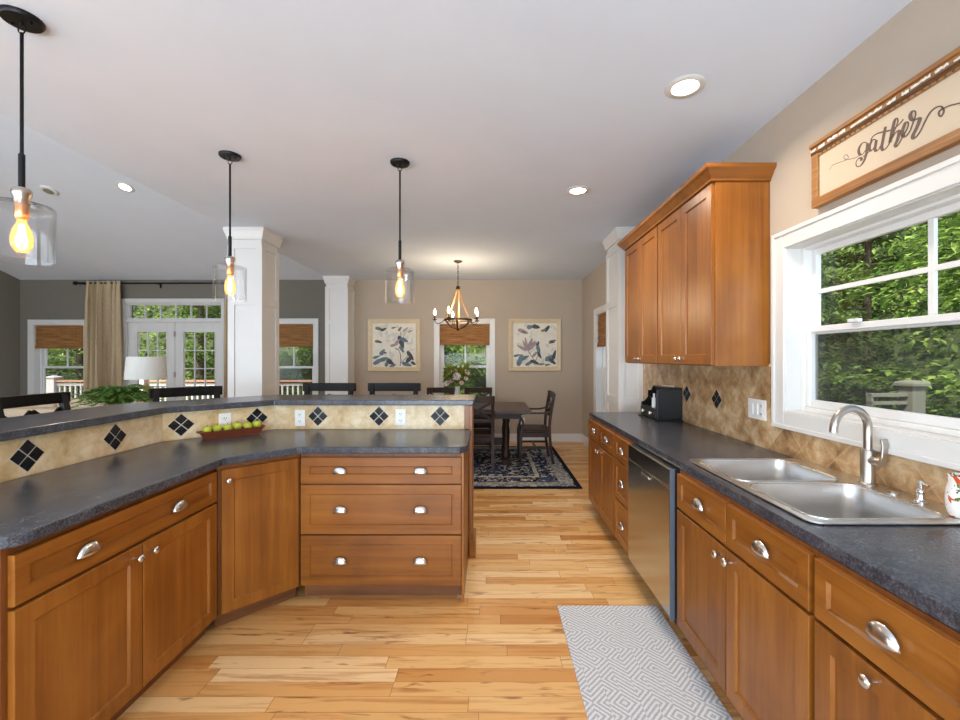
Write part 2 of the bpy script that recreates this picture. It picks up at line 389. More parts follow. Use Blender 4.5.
    def build(s, name, mats, parent=None, loc=(0, 0, 0), rz=0, smooth=0, bevel=0, seg=2, solid=0):
        me = bpy.data.meshes.new(name); me.from_pydata(s.v, [], s.f)
        for m in (mats if isinstance(mats, (list, tuple)) else [mats]): me.materials.append(M[m])
        if any(s.mi): me.polygons.foreach_set('material_index', s.mi)
        bm = bmesh.new(); bm.from_mesh(me); bmesh.ops.recalc_face_normals(bm, faces=bm.faces[:])
        if smooth:
            for f in bm.faces: f.smooth = True
        bm.to_mesh(me); bm.free()
        if smooth: me.set_sharp_from_angle(angle=math.radians(smooth))
        o = bpy.data.objects.new(name, me); COL.objects.link(o)
        if parent is not None: o.parent = parent
        o.location = loc; o.rotation_euler = (0, 0, rz)
        if solid:
            d = o.modifiers.new('thickness', 'SOLIDIFY'); d.thickness = solid; d.offset = 0
        if bevel:
            b = o.modifiers.new('bevel', 'BEVEL'); b.width = bevel; b.segments = seg; b.limit_method = 'ANGLE'; b.angle_limit = math.radians(40)
            b.harden_normals = False
        return o

def tag(o, label=None, cat=None, group=None, kind=None):
    if label: o['label'] = label
    if cat: o['category'] = cat
    if group: o['group'] = group
    if kind: o['kind'] = kind
    return o
def thing(name, label, cat, loc=(0, 0, 0), rz=0, group=None):
    o = bpy.data.objects.new(name, None); COL.objects.link(o); o.empty_display_size = 0.1
    o.location = loc; o.rotation_euler = (0, 0, rz)
    return tag(o, label, cat, group)
def struct(name, loc=(0, 0, 0), rz=0):
    o = bpy.data.objects.new(name, None); COL.objects.link(o); o.location = loc; o.rotation_euler = (0, 0, rz)
    o['kind'] = 'structure'; return o
def copy_tree(o, parent=None):
    c = o.copy(); COL.objects.link(c)
    if parent is not None: c.parent = parent
    for ch in list(o.children): copy_tree(ch, c)
    return c
def again(o, label, loc, rz=0):
    c = copy_tree(o); c.location = loc; c.rotation_euler = (0, 0, rz); c['label'] = label; return c
def spline(pts, k=6):
    P = [Vector(p) for p in pts]; out = []
    for i in range(len(P) - 1):
        a, b, c, d = P[max(i - 1, 0)], P[i], P[i + 1], P[min(i + 2, len(P) - 1)]
        for j in range(k):
            t = j / k
            out.append(0.5 * ((2 * b) + (c - a) * t + (2 * a - 5 * b + 4 * c - d) * t * t + (3 * b - a - 3 * c + d) * t ** 3))
    return out + [P[-1]]
def offset_path(p, t):
    """2-D polyline moved t to its left"""
    out = []
    for i in range(len(p)):
        ns = []
        for a, b in ((i - 1, i), (i, i + 1)):
            if a >= 0 and b < len(p):
                d = Vector((p[b][0] - p[a][0], p[b][1] - p[a][1])).normalized(); ns.append(Vector((-d.y, d.x)))
        n = sum(ns, Vector((0, 0))).normalized(); k = t / max(0.2, n.dot(ns[0]))
        out.append((p[i][0] + n.x * k, p[i][1] + n.y * k))
    return out
def rrect(x0, x1, y0, y1, r, z, n=5):
    out = []
    for cx, cy, a0 in ((x1 - r, y1 - r, 0), (x0 + r, y1 - r, 90), (x0 + r, y0 + r, 180), (x1 - r, y0 + r, 270)):
        for i in range(n + 1):
            a = math.radians(a0 + 90 * i / n); out.append((cx + r * math.cos(a), cy + r * math.sin(a), z))
    return out
def wall_cells(mb, a0, a1, z0, z1, holes, put):
    """fills a wall a0..a1 x z0..z1 except the holes, column by column; put(a, b, z, w)"""
    xs = sorted({a0, a1, *[h[0] for h in holes], *[h[1] for h in holes]})
    for a, b in zip(xs, xs[1:]):
        hs = sorted([(h[2], h[3]) for h in holes if h[0] < b - 1e-6 and h[1] > a + 1e-6]); z = z0
        for lo, hi in hs:
            if lo > z: put(a, b, z, lo)
            z = hi
        if z < z1: put(a, b, z, z1)

# ------------------------------------------------------------------ the room
CZ = 2.775; XR = 1.585; YB = 7.42; XE = -2.69; XL = -8.07; YF = -3.0; PIT = 0.35; YRIDGE = 2.21
tag(MB().box(XL - .2, XR + .2, YF - .2, YB + .2, -0.12, 0).build('floor', 'floor'), kind='structure')
tag(MB().box(XE - .0, XR + .17, YF - .17, YB + .17, CZ, CZ + 0.12).build('ceiling', 'ceiling'), kind='structure')
v = MB(); zr = CZ + PIT * (YB - YRIDGE)
for y0, z0, y1, z1 in ((YB + .17, CZ - PIT * .17, YRIDGE, zr), (YRIDGE, zr, YF - .17, CZ - PIT * .17)):
    v.rings([[(XL - .17, y0, z0), (XL - .17, y0, z0 + .12), (XE, y0, z0 + .12), (XE, y0, z0)], [(XL - .17, y1, z1), (XL - .17, y1, z1 + .12), (XE, y1, z1 + .12), (XE, y1, z1)]])
tag(v.build('ceiling_vault', 'vault'), kind='structure')
tag(MB().rings([[(x, YB, CZ + .03), (x, YRIDGE, zr + .06), (x, YF, CZ + .03)] for x in (XE, XE + .08)]).build('wall_gable', 'ceiling'), kind='structure')

HK = (1.032, 2.31, 1.145, 2.02)           # kitchen sink window in the right wall: y0 y1 z0 z1
HD = (5.46, 6.42, 0.56, 2.07)          # dining window in the right wall
HB = (-0.87, 0.0, 0.56, 2.02)          # dining window in the back wall: x0 x1 z0 z1
HL = (-7.83, -6.97, 0.56, 2.0)         # living window left of the french doors
HM = (-3.84, -3.03, 0.56, 2.02)        # living window right of the french doors
HF = (-6.27, -4.61, 0.0, 2.38)         # french doors with transom
w = MB(); wall_cells(w, YF, YB + .17, 0, CZ, [HK, HD], lambda a, b, z, t: w.box(XR, XR + .17, a, b, z, t))
tag(w.build('wall_right', 'tan'), kind='structure')
w = MB(); wall_cells(w, -2.5, XR, 0, CZ, [HB], lambda a, b, z, t: w.box(a, b, YB, YB + .17, z, t))
tag(w.build('wall_back', 'tan'), kind='structure')
w = MB(); wall_cells(w, XL - .17, -2.5, 0, CZ, [HL, HM, HF], lambda a, b, z, t: w.box(a, b, YB, YB + .17, z, t))
tag(w.build('wall_back_living', 'grey_wall'), kind='structure')
w = MB(); w.rings([[(x, YF, 0), (x, YF, CZ), (x, YRIDGE, zr), (x, YB, CZ), (x, YB, 0)] for x in (XL, XL - .17)])
tag(w.build('wall_left', 'grey_wall'), kind='structure')
tag(MB().box(XL, XR, YF - .17, YF, 0, CZ).build('wall_front', 'tan'), kind='structure')

def baseboard(name, x0, x1, y0, y1):
    m = MB().box(x0, x1, y0, y1, 0, 0.12)
    if x1 - x0 > y1 - y0: m.box(x0, x1, y0 + .006, y1, .12, .135)
    else: m.box(x0 + .006, x1, y0, y1, .12, .135)
    tag(m.build(name, 'white'), kind='structure')
baseboard('baseboard_back', -2.3, XR, YB - .016, YB)
baseboard('baseboard_right', XR - .016, XR, 4.93, YB - .016)
baseboard('baseboard_back_living', XL, -6.36, YB - .016, YB)

def window(name, loc, rz, w, z0, z1, meet, muntins, depth=0.12, cas=0.09, sill=True, vm=1, hm=0, ft=.03):
    """double-hung window; local x along the wall seen from inside, -y into the room, wall face at y = 0"""
    r = struct(name, loc, rz); c = MB(); x0, x1 = -w / 2, w / 2
    for a, b, p, q in ((x0 - cas, x0, z0 - cas, z1 + cas), (x1, x1 + cas, z0 - cas, z1 + cas), (x0, x1, z1, z1 + cas), (x0, x1, z0 - cas, z0)):
        c.box(a, b, -.016, 0, p, q)
    for a, b, p, q in ((x0 - cas, x0 - cas + .022, z0 - cas, z1 + cas), (x1 + cas - .022, x1 + cas, z0 - cas, z1 + cas), (x0 - cas + .022, x1 + cas - .022, z1 + cas - .022, z1 + cas), (x0 - cas + .022, x1 + cas - .022, z0 - cas, z0 - cas + .022)):
        c.box(a, b, -.024, -.016, p, q)
    for a, b, p, q in ((x0, x0 + .006, z0, z1), (x1 - .006, x1, z0, z1), (x0 + .006, x1 - .006, z1 - .006, z1), (x0 + .006, x1 - .006, z0, z0 + .006)):
        c.box(a, b, -.008, depth, p, q)                                     # jamb liner
    c.build('casing', 'white', r, bevel=.002, seg=1)
    f = MB()
    for a, b, p, q in ((x0 + .006, x0 + .006 + ft, z0 + .006, z1 - .006), (x1 - .006 - ft, x1 - .006, z0 + .006, z1 - .006), (x0 + .006 + ft, x1 - .006 - ft, z1 - .02, z1 - .006), (x0 + .006 + ft, x1 - .006 - ft, z0 + .006, z0 + .006 + ft)):
        f.box(a, b, depth - .028, depth + .04, p, q)
    f.build('frame', 'white_vinyl', r, bevel=.002, seg=1)
    xa, xb = x0 + .006 + ft, x1 - .006 - ft
    for k, (lo, hi, y, nm) in enumerate(((z0 + .006 + ft, meet + .02, depth - .016, 'lower_sash'), (meet - .02, z1 - .02, depth + .014, 'upper_sash'))):
        s = MB(); t = .03
        for a, b, p, q in ((xa, xa + t, lo, hi), (xb - t, xb, lo, hi), (xa + t, xb - t, hi - t, hi), (xa + t, xb - t, lo, lo + t + .01)): s.box(a, b, y, y + .028, p, q)
        so = s.build(nm, 'white_vinyl', r, bevel=.003, seg=1)
        MB().box(xa + t, xb - t, y + .012, y + .016, lo + t + .01, hi - t).build('glass', 'pane', so)
        if k == 0: MB().box(xa, xb, depth + .03, depth + .032, lo, meet).build('insect_screen', 'screen', r)
        if k == 1 and muntins:
            g = MB()
            for i in range(vm):
                x = xa + t + (xb - xa - 2 * t) * (i + 1) / (vm + 1); g.box(x - .011, x + .011, y + .006, y + .022, lo + t, hi - t)
            for i in range(hm):
                z = lo + t + (hi - lo - 2 * t) * (i + 1) / (hm + 1); g.box(xa + t, xb - t, y + .007, y + .021, z - .011, z + .011)
            g.build('muntin', 'white_vinyl', so)
    return r
kw = window('window_1', (XR, 1.671, 0), -PI / 2, 1.278, 1.145, 2.02, 1.575, True, depth=.10, vm=1, hm=1, ft=.024)
MB().box(-.03, .03, .068, .09, 1.595, 1.612).build('sash_lock', 'white_vinyl', kw, loc=(-.30, 0, 0), bevel=.004)
window('window_2', ((HB[0] + HB[1]) / 2, YB, 0), 0, HB[1] - HB[0], HB[2], HB[3], 1.28, True)
window('window_3', (XR, 5.94, 0), -PI / 2, .96, .56, 2.07, 1.28, True)
window('window_4', ((HL[0] + HL[1]) / 2, YB, 0), 0, HL[1] - HL[0], HL[2], HL[3], 1.27, True)
window('window_5', ((HM[0] + HM[1]) / 2, YB, 0), 0, HM[1] - HM[0], HM[2], HM[3], 1.27, True)

# french doors with a transom
fd = struct('door_1', (HF[0], YB, 0)); Wd = HF[1] - HF[0]
c = MB(); zt = 2.05
for a, b, p, q in ((-.06, .0, 0, 2.45), (Wd, Wd + .06, 0, 2.45), (0, Wd, 2.38, 2.45)): c.box(a, b, -.02, 0, p, q)
for a, b, p, q in ((0, .014, 0, 2.38), (Wd - .014, Wd, 0, 2.38), (.014, Wd - .014, 2.362, 2.38), (.014, Wd - .014, zt, zt + .05)): c.box(a, b, 0, .13, p, q)
c.build('frame', 'white', fd, bevel=.003, seg=1)
tr = MB(); g = MB(); n = 6; x0, x1 = .014, Wd - .014
for a, b, p, q in ((x0, x0 + .022, zt + .05, 2.362), (x1 - .022, x1, zt + .05, 2.362), (x0 + .022, x1 - .022, 2.345, 2.362), (x0 + .022, x1 - .022, zt + .05, zt + .07)): tr.box(a, b, .05, .09, p, q)
for i in range(1, n): x = x0 + .022 + (x1 - x0 - .044) * i / n; tr.box(x - .007, x + .007, .055, .085, zt + .07, 2.345)
t_ = tr.build('transom', 'white', fd); MB().box(x0 + .022, x1 - .022, .068, .072, zt + .07, 2.345).build('glass', 'pane', t_)
for k in range(2):
    a = x0 + .003 + k * (x1 - x0) / 2; b = a + (x1 - x0) / 2 - .006; d = MB(); st = .145
    ga, gb, gl, gh = a + st, b - st + .02, .3, 1.88
    if k == 0: ga, gb = a + st + .02, b - st
    for p in ((a, ga, .012, zt), (gb, b, .012, zt), (ga, gb, gh, zt), (ga, gb, .012, gl)): d.box(p[0], p[1], .04, .085, p[2], p[3])
    for p in ((ga - .014, ga, gl, gh), (gb, gb + .014, gl, gh)): d.box(p[0], p[1], .03, .04, p[2], p[3])
    do = d.build('door_leaf', 'white', fd, bevel=.003, seg=1)
    m = MB()
    for i in range(1, 3): x = ga + (gb - ga) * i / 3; m.box(x - .008, x + .008, .05, .075, gl, gh)
    for i in range(1, 5): z = gl + (gh - gl) * i / 5; m.box(ga, gb, .051, .074, z - .008, z + .008)
    m.build('muntin', 'white', do); MB().box(ga, gb, .06, .064, gl, gh).build('glass', 'pane', do)
    for z in (.35, 1.1, 1.8):
        if k == 0: MB().box(b - .012, b + .018, .026, .04, z, z + .09).build('hinge', 'nickel', do)
# ------------------------------------------------------------------ square columns
def column(label, x0, x1, y0, y1, wallside=None):
    r = thing('square_column', label, 'column', ((x0 + x1) / 2, (y0 + y1) / 2, 0)); hx, hy = (x1 - x0) / 2, (y1 - y0) / 2
    MB().box(-hx, hx, -hy, hy, 0, CZ).build('shaft', 'white', r)
    p = MB(); e = .012; rl = .055
    for lo, hi in ((.16, .94), (1.02, 1.98), (2.06, 2.56)):
        for s in (-1, 1):                                                    # raised stiles and rails leave recessed panels
            for a, b, z0, z1 in ((-hx, -hx + rl, lo - .04, hi + .04), (hx - rl, hx, lo - .04, hi + .04), (-hx + rl, hx - rl, hi, hi + .04), (-hx + rl, hx - rl, lo - .04, lo)):
                p.box(a, b, s * hy, s * (hy + e), z0, z1)
            for a, b, z0, z1 in ((-hy - e, -hy + rl, lo - .04, hi + .04), (hy - rl, hy + e, lo - .04, hi + .04), (-hy + rl, hy - rl, hi, hi + .04), (-hy + rl, hy - rl, lo - .04, lo)):
                p.box(s * hx, s * (hx + e), a, b, z0, z1)
    p.build('panel_trim', 'white', r)
    def sq(o, z): return [(-hx - o, -hy - o, z), (hx + o, -hy - o, z), (hx + o, hy + o, z), (-hx - o, hy + o, z)]
    MB().rings([sq(.012, 2.655), sq(.018, 2.655), sq(.018, 2.672), sq(.022, 2.682), sq(.036, 2.73), sq(.042, 2.745), sq(.042, CZ - .001)]).build('capital', 'white', r)
    MB().rings([sq(.02, 0), sq(.02, .12), sq(.013, .135)]).build('base', 'white', r)
    return r
column('white paneled square column standing behind the bar, left of the middle of the room', XE, -2.36, 4.46, 4.80)
column('white paneled column at the back wall where grey and tan paint meet', XE, -2.34, 7.09, YB)
column('white paneled half column on the right wall past the end of the sink counter', 1.335, XR, 4.46, 4.92)

# ------------------------------------------------------------------ island: wall, counters, cabinets
TP = [(-2.035, 1.24), (-2.035, 2.685), (-1.57, 3.15), (-.15, 3.15)]         # face line of the tiles
def band(p, t0, t1): return offset_path(p, t0) + offset_path(p, t1)[::-1]
bw = thing('bar_riser', 'tall half wall of the island between the two slate counters, wood end post', 'half wall', (-1.2, 2.9, 0))
MB().prism([(x + 1.2, y - 2.9) for x, y in band(TP, .009, .14)], 0, 1.09).build('wall_body', 'tan', bw)
MB().box(-.15, -.125, 3.10, 3.30, 0, 1.09).build('end_post', 'wood', bw, loc=(1.2, -2.9, 0), bevel=.003)
MB().box(-.185, -.125, 3.12, 3.15, 0, .872).box(-.185, -.125, 3.13, 3.15, .916, 1.09).build('end_stile', 'wood', bw, loc=(1.2, -2.9, 0), bevel=.002)
MB().box(-.15, -.105, 3.09, 3.31, 0, .13).build('plinth', 'wood_h', bw, loc=(1.2, -2.9, 0), bevel=.004)
bs = thing('island_backsplash', 'band of pale travertine tiles with black diamonds along the island under the bar top', 'backsplash', (0, 0, 0))
def tile_run(p, q, parent, mat, z0, z1, th, name='tile_panel', u0=0.0):
    p, q = Vector(p), Vector(q); L = (q - p).length; a = math.atan2(q.y - p.y, q.x - p.x)
    return MB().box(-u0, L - u0, 0, th, z0, z1).build(name, mat, parent, loc=(p.x + math.cos(a) * u0, p.y + math.sin(a) * u0, 0), rz=a)
def diamond(parent, x, y, z, rz, h, k=0.0):
    """four small black tiles set on the corner, standing 2 mm proud"""
    g = MB(); g.add([(-h, 0, z), (0, 0, z - h), (h, 0, z), (0, 0, z + h)], [(0, 1, 2, 3)])
    m = MB(); e = .0022 * h / .066; q = (h - 3 * e) / 2
    m.cur = 1; m.rings([[(-h * kx, yy, z), (0, yy, z - h * kx), (h * kx, yy, z), (0, yy, z + h * kx)] for kx, yy in ((1, .004), (1, -.001))]); m.cur = 0
    for cx, cz in ((-1, 0), (1, 0), (0, 1), (0, -1)):
        px, pz = cx * h / 2, z + cz * h / 2
        m.rings([[(px - q, yy, pz), (px, yy, pz - q), (px + q, yy, pz), (px, yy, pz + q)] for yy in (.003, -.0035)])
    m.build('accent_tile', ['black_tile', 'grout'], parent, loc=(x, y, 0), rz=rz)
tile_run(TP[0], TP[1], bs, 'tile_isl', .9145, 1.09, .009, u0=.659)
tile_run(TP[1], TP[2], bs, 'tile_isl', .9145, 1.09, .009, u0=.095)
tile_run(TP[2], (-.187, 3.15), bs, 'tile_isl', .9145, 1.09, .009, u0=.316)
for y in (1.899, 2.344): diamond(bs, -2.035, y, 1.003, PI / 2, .074)
for x, y in ((-1.968, 2.752), (-1.654, 3.066)): diamond(bs, x, y, 1.006, PI / 4, .074)
for x in (-1.254, -.809, -.364): diamond(bs, x, 3.15, 1.008, 0, .074)

cpoly = [(-2.033, 1.235), (-1.455, 1.235)] + [(-1.455 + .075 * math.sin(a), 1.31 - .075 * math.cos(a)) for a in [i * PI / 12 for i in range(1, 7)]] + \
        [(-1.38, 2.225), (-1.365, 2.247), (-1.115, 2.497), (-1.09, 2.51), (-.175, 2.51), (-.135, 2.56), (-.135, 3.118), (-.188, 3.118), (-.188, 3.148), (-1.569, 3.148), (-2.033, 2.684)]
tag(MB().prism(cpoly, .875, .914).build('countertop', 'counter', bevel=.007, seg=3), 'lower slate grey countertop of the angled island, under the black diamond tiles', 'countertop')
fr = offset_path(TP, -.04); bk = offset_path(TP, .42)
bp = [(fr[0][0], 1.2)] + [fr[1], fr[2]] + [(-.118, fr[3][1]), (-.118, bk[3][1])] + [bk[2], bk[1]] + [(bk[0][0], 1.2)]
tag(MB().prism(bp, 1.09, 1.13).build('bar_countertop', 'counter', bevel=.006, seg=3), 'raised slate grey bar top of the island with the stools behind it', 'countertop')

def shaker(w, h, fr=.06, t=.02, rec=.009):
    m = MB(); a, b = fr, .006
    O = [(0, 0), (w, 0), (w, h), (0, h)]; I = [(a, a), (w - a, a), (w - a, h - a), (a, h - a)]; J = [(a + b, a + b), (w - a - b, a + b), (w - a - b, h - a - b), (a + b, h - a - b)]
    e = .002; E = [(e, e), (w - e, e), (w - e, h - e), (e, h - e)]
    R = [[(x, t, z) for x, z in O], [(x, e, z) for x, z in O], [(x, 0, z) for x, z in E], [(x, 0, z) for x, z in I], [(x, rec, z) for x, z in J]]
    return m.rings(R)
def add_knob(p, x, z, y=0.0):
    MB().lathe([(.006, 0), (.005, .010), (.006, .014), (.0135, .019), (.0165, .024), (.015, .030), (.008, .0335), (.001, .0345)], 14, (x, y, z), 'Y').build('knob', 'chrome', p, smooth=50)
def add_pull(p, x, z, y=0.0):
    m = MB(); a, b, c = .042, .042, .019; n, k = 14, 6; rg = []
    for j in range(k + 1):
        v = PI / 2 * j / k
        rg.append([(x - a * math.cos(PI * i / n), y - .001 - c * math.sin(PI * i / n) ** .8 * math.sin(v), z - .019 + b * math.sin(PI * i / n) ** .8 * math.cos(v)) for i in range(n + 1)])
    m.rings(rg, cap=False, closed=False)
    m.build('cup_pull', 'chrome', p, smooth=60, solid=.0025)
def front(kind, p, x0, x1, z0, z1, hw=(), mat=None, fr=None):
    w, h = x1 - x0, z1 - z0
    o = shaker(w, h, fr or (.058 if kind == 'door' else .044)).build(kind, mat or ('wood' if kind == 'door' else 'wood_h'), p, loc=(x0, 0, z0))
    for k, hx, hz in hw: (add_knob if k == 'k' else add_pull)(o, hx - x0, hz - z0)
    return o
def cabinet(name, label, loc, rz, w, depth, z0=.09, z1=.875, toe=True, cat='cabinet', group=None, cut=0):
    r = thing(name, label, cat, loc, rz, group)
    MB().box(0, w - cut, .021, depth, z0, z1).build('body', 'carcass', r)
    if toe: MB().box(0, w - cut, .075, .09, 0, z0).build('toe_kick', 'toe', r)
    return r
# left run of the island
c = cabinet('base_cabinet', 'island cabinet at the left edge of the picture, two doors under one wide drawer', (-1.405, 1.258, 0), PI / 2, .982, .61)
front('drawer', c, .018, .965, .695, .848, [('p', .255, .765), ('p', .70, .765)])
front('door', c, .018, .489, .095, .683, [('k', .452, .638)]); front('door', c, .494, .965, .095, .683, [('k', .53, .638)])
# corner unit
R45 = lambda x, y: ((x + 1.2575) * .70711 + (y - 2.3875) * .70711, -(x + 1.2575) * .70711 + (y - 2.3875) * .70711)
c = thing('corner_cabinet', 'angled island corner cabinet with a single tall door and one knob', 'cabinet', (-1.2575, 2.3875, 0), PI / 4)
poly = [R45(*p) for p in ((-1.42, 2.252), (-1.122, 2.55), (-1.122, 3.13), (-1.56, 3.13), (-2.015, 2.67), (-2.015, 2.252))]
MB().prism(poly, .09, .875).build('body', 'carcass', c)
MB().box(-.21, .21, .078, .092, 0, .09).build('toe_kick', 'toe', c)
front('door', c, -.197, .197, .095, .848, [('k', -.168, .79)])
# drawer unit
c = cabinet('drawer_cabinet', 'island cabinet of three wide drawers with six cup pulls, right of the corner door', (-1.118, 2.535, 0), 0, .963, .58, cut=.012)
for z0, z1 in ((.695, .848), (.398, .686), (.095, .389)): front('drawer', c, .006, .949, z0, z1, [('p', .236, (z0 + z1) / 2), ('p', .708, (z0 + z1) / 2)], fr=.052)
MB().box(.952, .963, .0, .58, .0, .875).build('end_panel', 'wood', c)

# ------------------------------------------------------------------ sink run on the right wall
XC = .925
def rcab(label, ya, yb, name='base_cabinet', z1=.875): return cabinet(name, label, (XC, yb, 0), -PI / 2, yb - ya, XR - XC - .004, z0=.105, z1=z1)
c = rcab('cabinet at the far end of the sink counter, two doors under two drawers', 3.225, 4.105)
for k in range(2):
    a = .045 + k * .413; front('drawer', c, a, a + .407, .695, .862, [('p', a + .203, .785)])
    front('door', c, a, a + .407, .11, .683, [('k', a + (.377 if k == 0 else .03), .64)])
c = rcab('narrow cabinet of three stacked drawers beside the dishwasher', 2.857, 3.223, 'drawer_cabinet')
for z0, z1 in ((.695, .862), (.41, .685), (.11, .40)): front('drawer', c, .01, .356, z0, z1, [('p', .183, (z0 + z1) / 2)])
c = rcab('sink base cabinet below the steel sink, two doors and two false drawer fronts', 1.245, 2.15, z1=.70)
MB().box(0, .905, .021, .04, .70, .875).build('face_frame', 'carcass', c)
for k in range(2):
    a = .012 + k * .445; front('drawer', c, a, a + .438, .695, .862, [('p', a + .219, .785)])
    front('door', c, a, a + .438, .11, .683, [('k', a + (.405 if k == 0 else .032), .645)])
c = rcab('nearest cabinet at the right edge, one drawer over a pull out door', .79, 1.243)
front('drawer', c, .01, .44, .695, .862, [('p', .228, .785)]); front('door', c, .01, .44, .11, .683, [('k', .205, .655)])

dw = thing('dishwasher', 'stainless steel dishwasher under the counter left of the sink', 'dishwasher', (.910, 2.85, 0), -PI / 2)
MB().box(.01, .655, .03, .64, .105, .868).build('body', 'slot', dw)
d = MB().box(.004, .66, 0, .026, .115, .77).build('door', 'steel', dw, bevel=.004)
MB().box(.005, .66, .001, .026, .774, .866).build('control_panel', 'steel', dw, bevel=.004)
MB().box(.26, .40, -.0015, .002, .742, .768).build('handle_pocket', 'slot', d)
MB().box(.265, .395, -.009, .001, .738, .749).build('handle_lip', 'chrome', d, bevel=.002)
MB().box(.66, .668, .0, .024, .105, .868).build('side_edge', 'dw_dark', dw)
MB().box(.0, .664, .09, .1, 0, .105).build('toe_kick', 'slot', dw)

ct = MB(); X0, X1, Y0, Y1 = .95, XR - .002, .79, 4.14; hx0, hx1, hy0, hy1 = 1.022, 1.548, 1.352, 2.174
o4 = [(X0, Y0), (X1, Y0), (X1, Y1), (X0, Y1)]; i4 = [(hx0, hy0), (hx1, hy0), (hx1, hy1), (hx0, hy1)]
vs = [(x, y, z) for z in (.876, .914) for x, y in o4 + i4]; fs = []
for i in range(4):
    j = (i + 1) % 4
    fs += [(8 + i, 8 + j, 12 + j, 12 + i), (i, 4 + i, 4 + j, j), (i, j, 8 + j, 8 + i), (4 + i, 12 + i, 12 + j, 4 + j)]
tag(ct.add(vs, fs).build('countertop', 'counter', bevel=.007, seg=3), 'long slate grey countertop along the window wall with the sink set in it', 'countertop')

rs = thing('wall_backsplash', 'gold travertine backsplash behind the sink counter, with black diamonds', 'backsplash', (XR, 4.446, 0), -PI / 2)
MB().box(0, 2.014, -.008, 0, .9145, 1.384).box(2.014, 3.656, -.008, 0, .9145, 1.058).build('tile_panel', 'tile_wall', rs)
MB().box(1.965, 2.014, -.010, 0, 1.384, 1.397).build('top_edge', 'cream', rs)
for y in (3.458, 3.003): diamond(rs, 4.446 - y, -.008, 1.145, 0, .07)

# sink
sk = thing('sink', 'stainless double bowl sink set in the counter under the window', 'sink', (1.285, 1.763, .914))
SX, SY = .29, .431; bm = bmesh.new(); loops = []
for lp in (rrect(-SX, SX, -SY, SY, .045, .006), rrect(-.262, .185, -.40, -.018, .06, .006), rrect(-.262, .185, .018, .40, .06, .006)):
    vv = [bm.verts.new(p) for p in lp]; loops += [bm.edges.new((vv[i], vv[(i + 1) % len(vv)])) for i in range(len(vv))]
bmesh.ops.triangle_fill(bm, use_beauty=True, edges=loops); me = bpy.data.meshes.new('rim'); bm.to_mesh(me); bm.free(); me.materials.append(M['sink_steel'])
o = bpy.data.objects.new('rim', me); COL.objects.link(o); o.parent = sk
sm = o.modifiers.new('t', 'SOLIDIFY'); sm.thickness = .006; sm.offset = 0; b_ = o.modifiers.new('b', 'BEVEL'); b_.width = .002; b_.segments = 2; b_.limit_method = 'ANGLE'
for y0, y1 in ((-.40, -.018), (.018, .40)):
    m = MB(); prof = [(0, .0085), (.003, .0095), (.006, .002), (.010, -.10), (.016, -.165), (.04, -.178), (.12, -.182)]
    m.rings([rrect(-.262 + i, .185 - i, y0 + i, y1 - i, max(.012, .06 - i * .3), z) for i, z in prof], cap=False)
    n0 = len(m.v) - 24; m.f.append(list(range(n0, n0 + 24))); m.mi.append(0)
    bo = m.build('bowl', 'sink_steel', sk, smooth=50)
    lp = rrect(-.262, .185, y0, y1, .06, .0095); MB().tube(lp + lp[:1], .0035, 6).build('bowl_lip', 'chrome', bo, smooth=60)
    MB().lathe([(.04, -.181), (.04, -.177), (.03, -.1765), (.028, -.181)], 20, (-.04, (y0 + y1) / 2, 0)).build('drain', 'chrome', bo, smooth=40)
# faucet and deck fittings
fc = thing('faucet', 'brushed nickel gooseneck faucet behind the sink', 'faucet', (1.522, 1.74, .923), math.radians(8))
MB().lathe([(.030, 0), (.030, .006), (.0255, .009), (.0245, .012), (.0245, .135), (.021, .142), (.012, .143)], 20).build('body', 'nickel', fc, smooth=40)
ar = [(0, 0, .12), (0, 0, .22)] + [(-.078 + .078 * math.cos(a), 0, .228 + .078 * math.sin(a)) for a in [PI * i / 14 for i in range(0, 15)]] + [(-.158, 0, .212)]
MB().tube(ar, .0148, 14).build('spout', 'nickel', fc, smooth=50)
lv = MB().cyl((0, -.01, .10), (0, -.055, .10), .019, .019, 16)
lv.build('valve', 'nickel', fc, smooth=40)
MB().strip([(0.012, -.045, .085), (.014, -.052, .12), (.02, -.05, .165), (.020, -.044, .19)], .038, .009, (1, .2, 0)).build('lever_handle', 'nickel', fc, bevel=.003)
tag(MB().lathe([(.024, 0), (.024, .004), (.017, .007), (.002, .008)], 18).build('sink_hole_cover', 'chrome', loc=(1.517, 1.63, .923), smooth=40), 'small flat chrome cap on the sink deck beside the faucet', 'cover')
wt = thing('soap_dispenser', 'small chrome fitting with a side nozzle on the sink deck near the painted jar', 'dispenser', (1.518, 1.522, .923))
MB().lathe([(.021, 0), (.021, .006), (.013, .012), (.011, .028), (.014, .032), (.014, .044), (.009, .05)], 16).build('body', 'chrome', wt, smooth=40)
MB().lathe([(.006, .048), (.006, .066), (.011, .068), (.011, .076), (.001, .079)], 14).cyl((0, 0, .071), (-.012, -.04, .069), .005, .004, 8).build('nozzle', 'chrome', wt, smooth=40)
tag(MB().lathe([(.036, 0), (.042, .006), (.046, .03), (.047, .06), (.044, .09), (.039, .11), (.041, .132), (.037, .132), (.035, .11), (.04, .08), (.04, .012), (.001, .01)], 26).build('painted_jar', 'mug', loc=(1.517, 1.378, .924), smooth=50), 'white ceramic jar painted with orange fruit at the right end of the sink', 'jar')

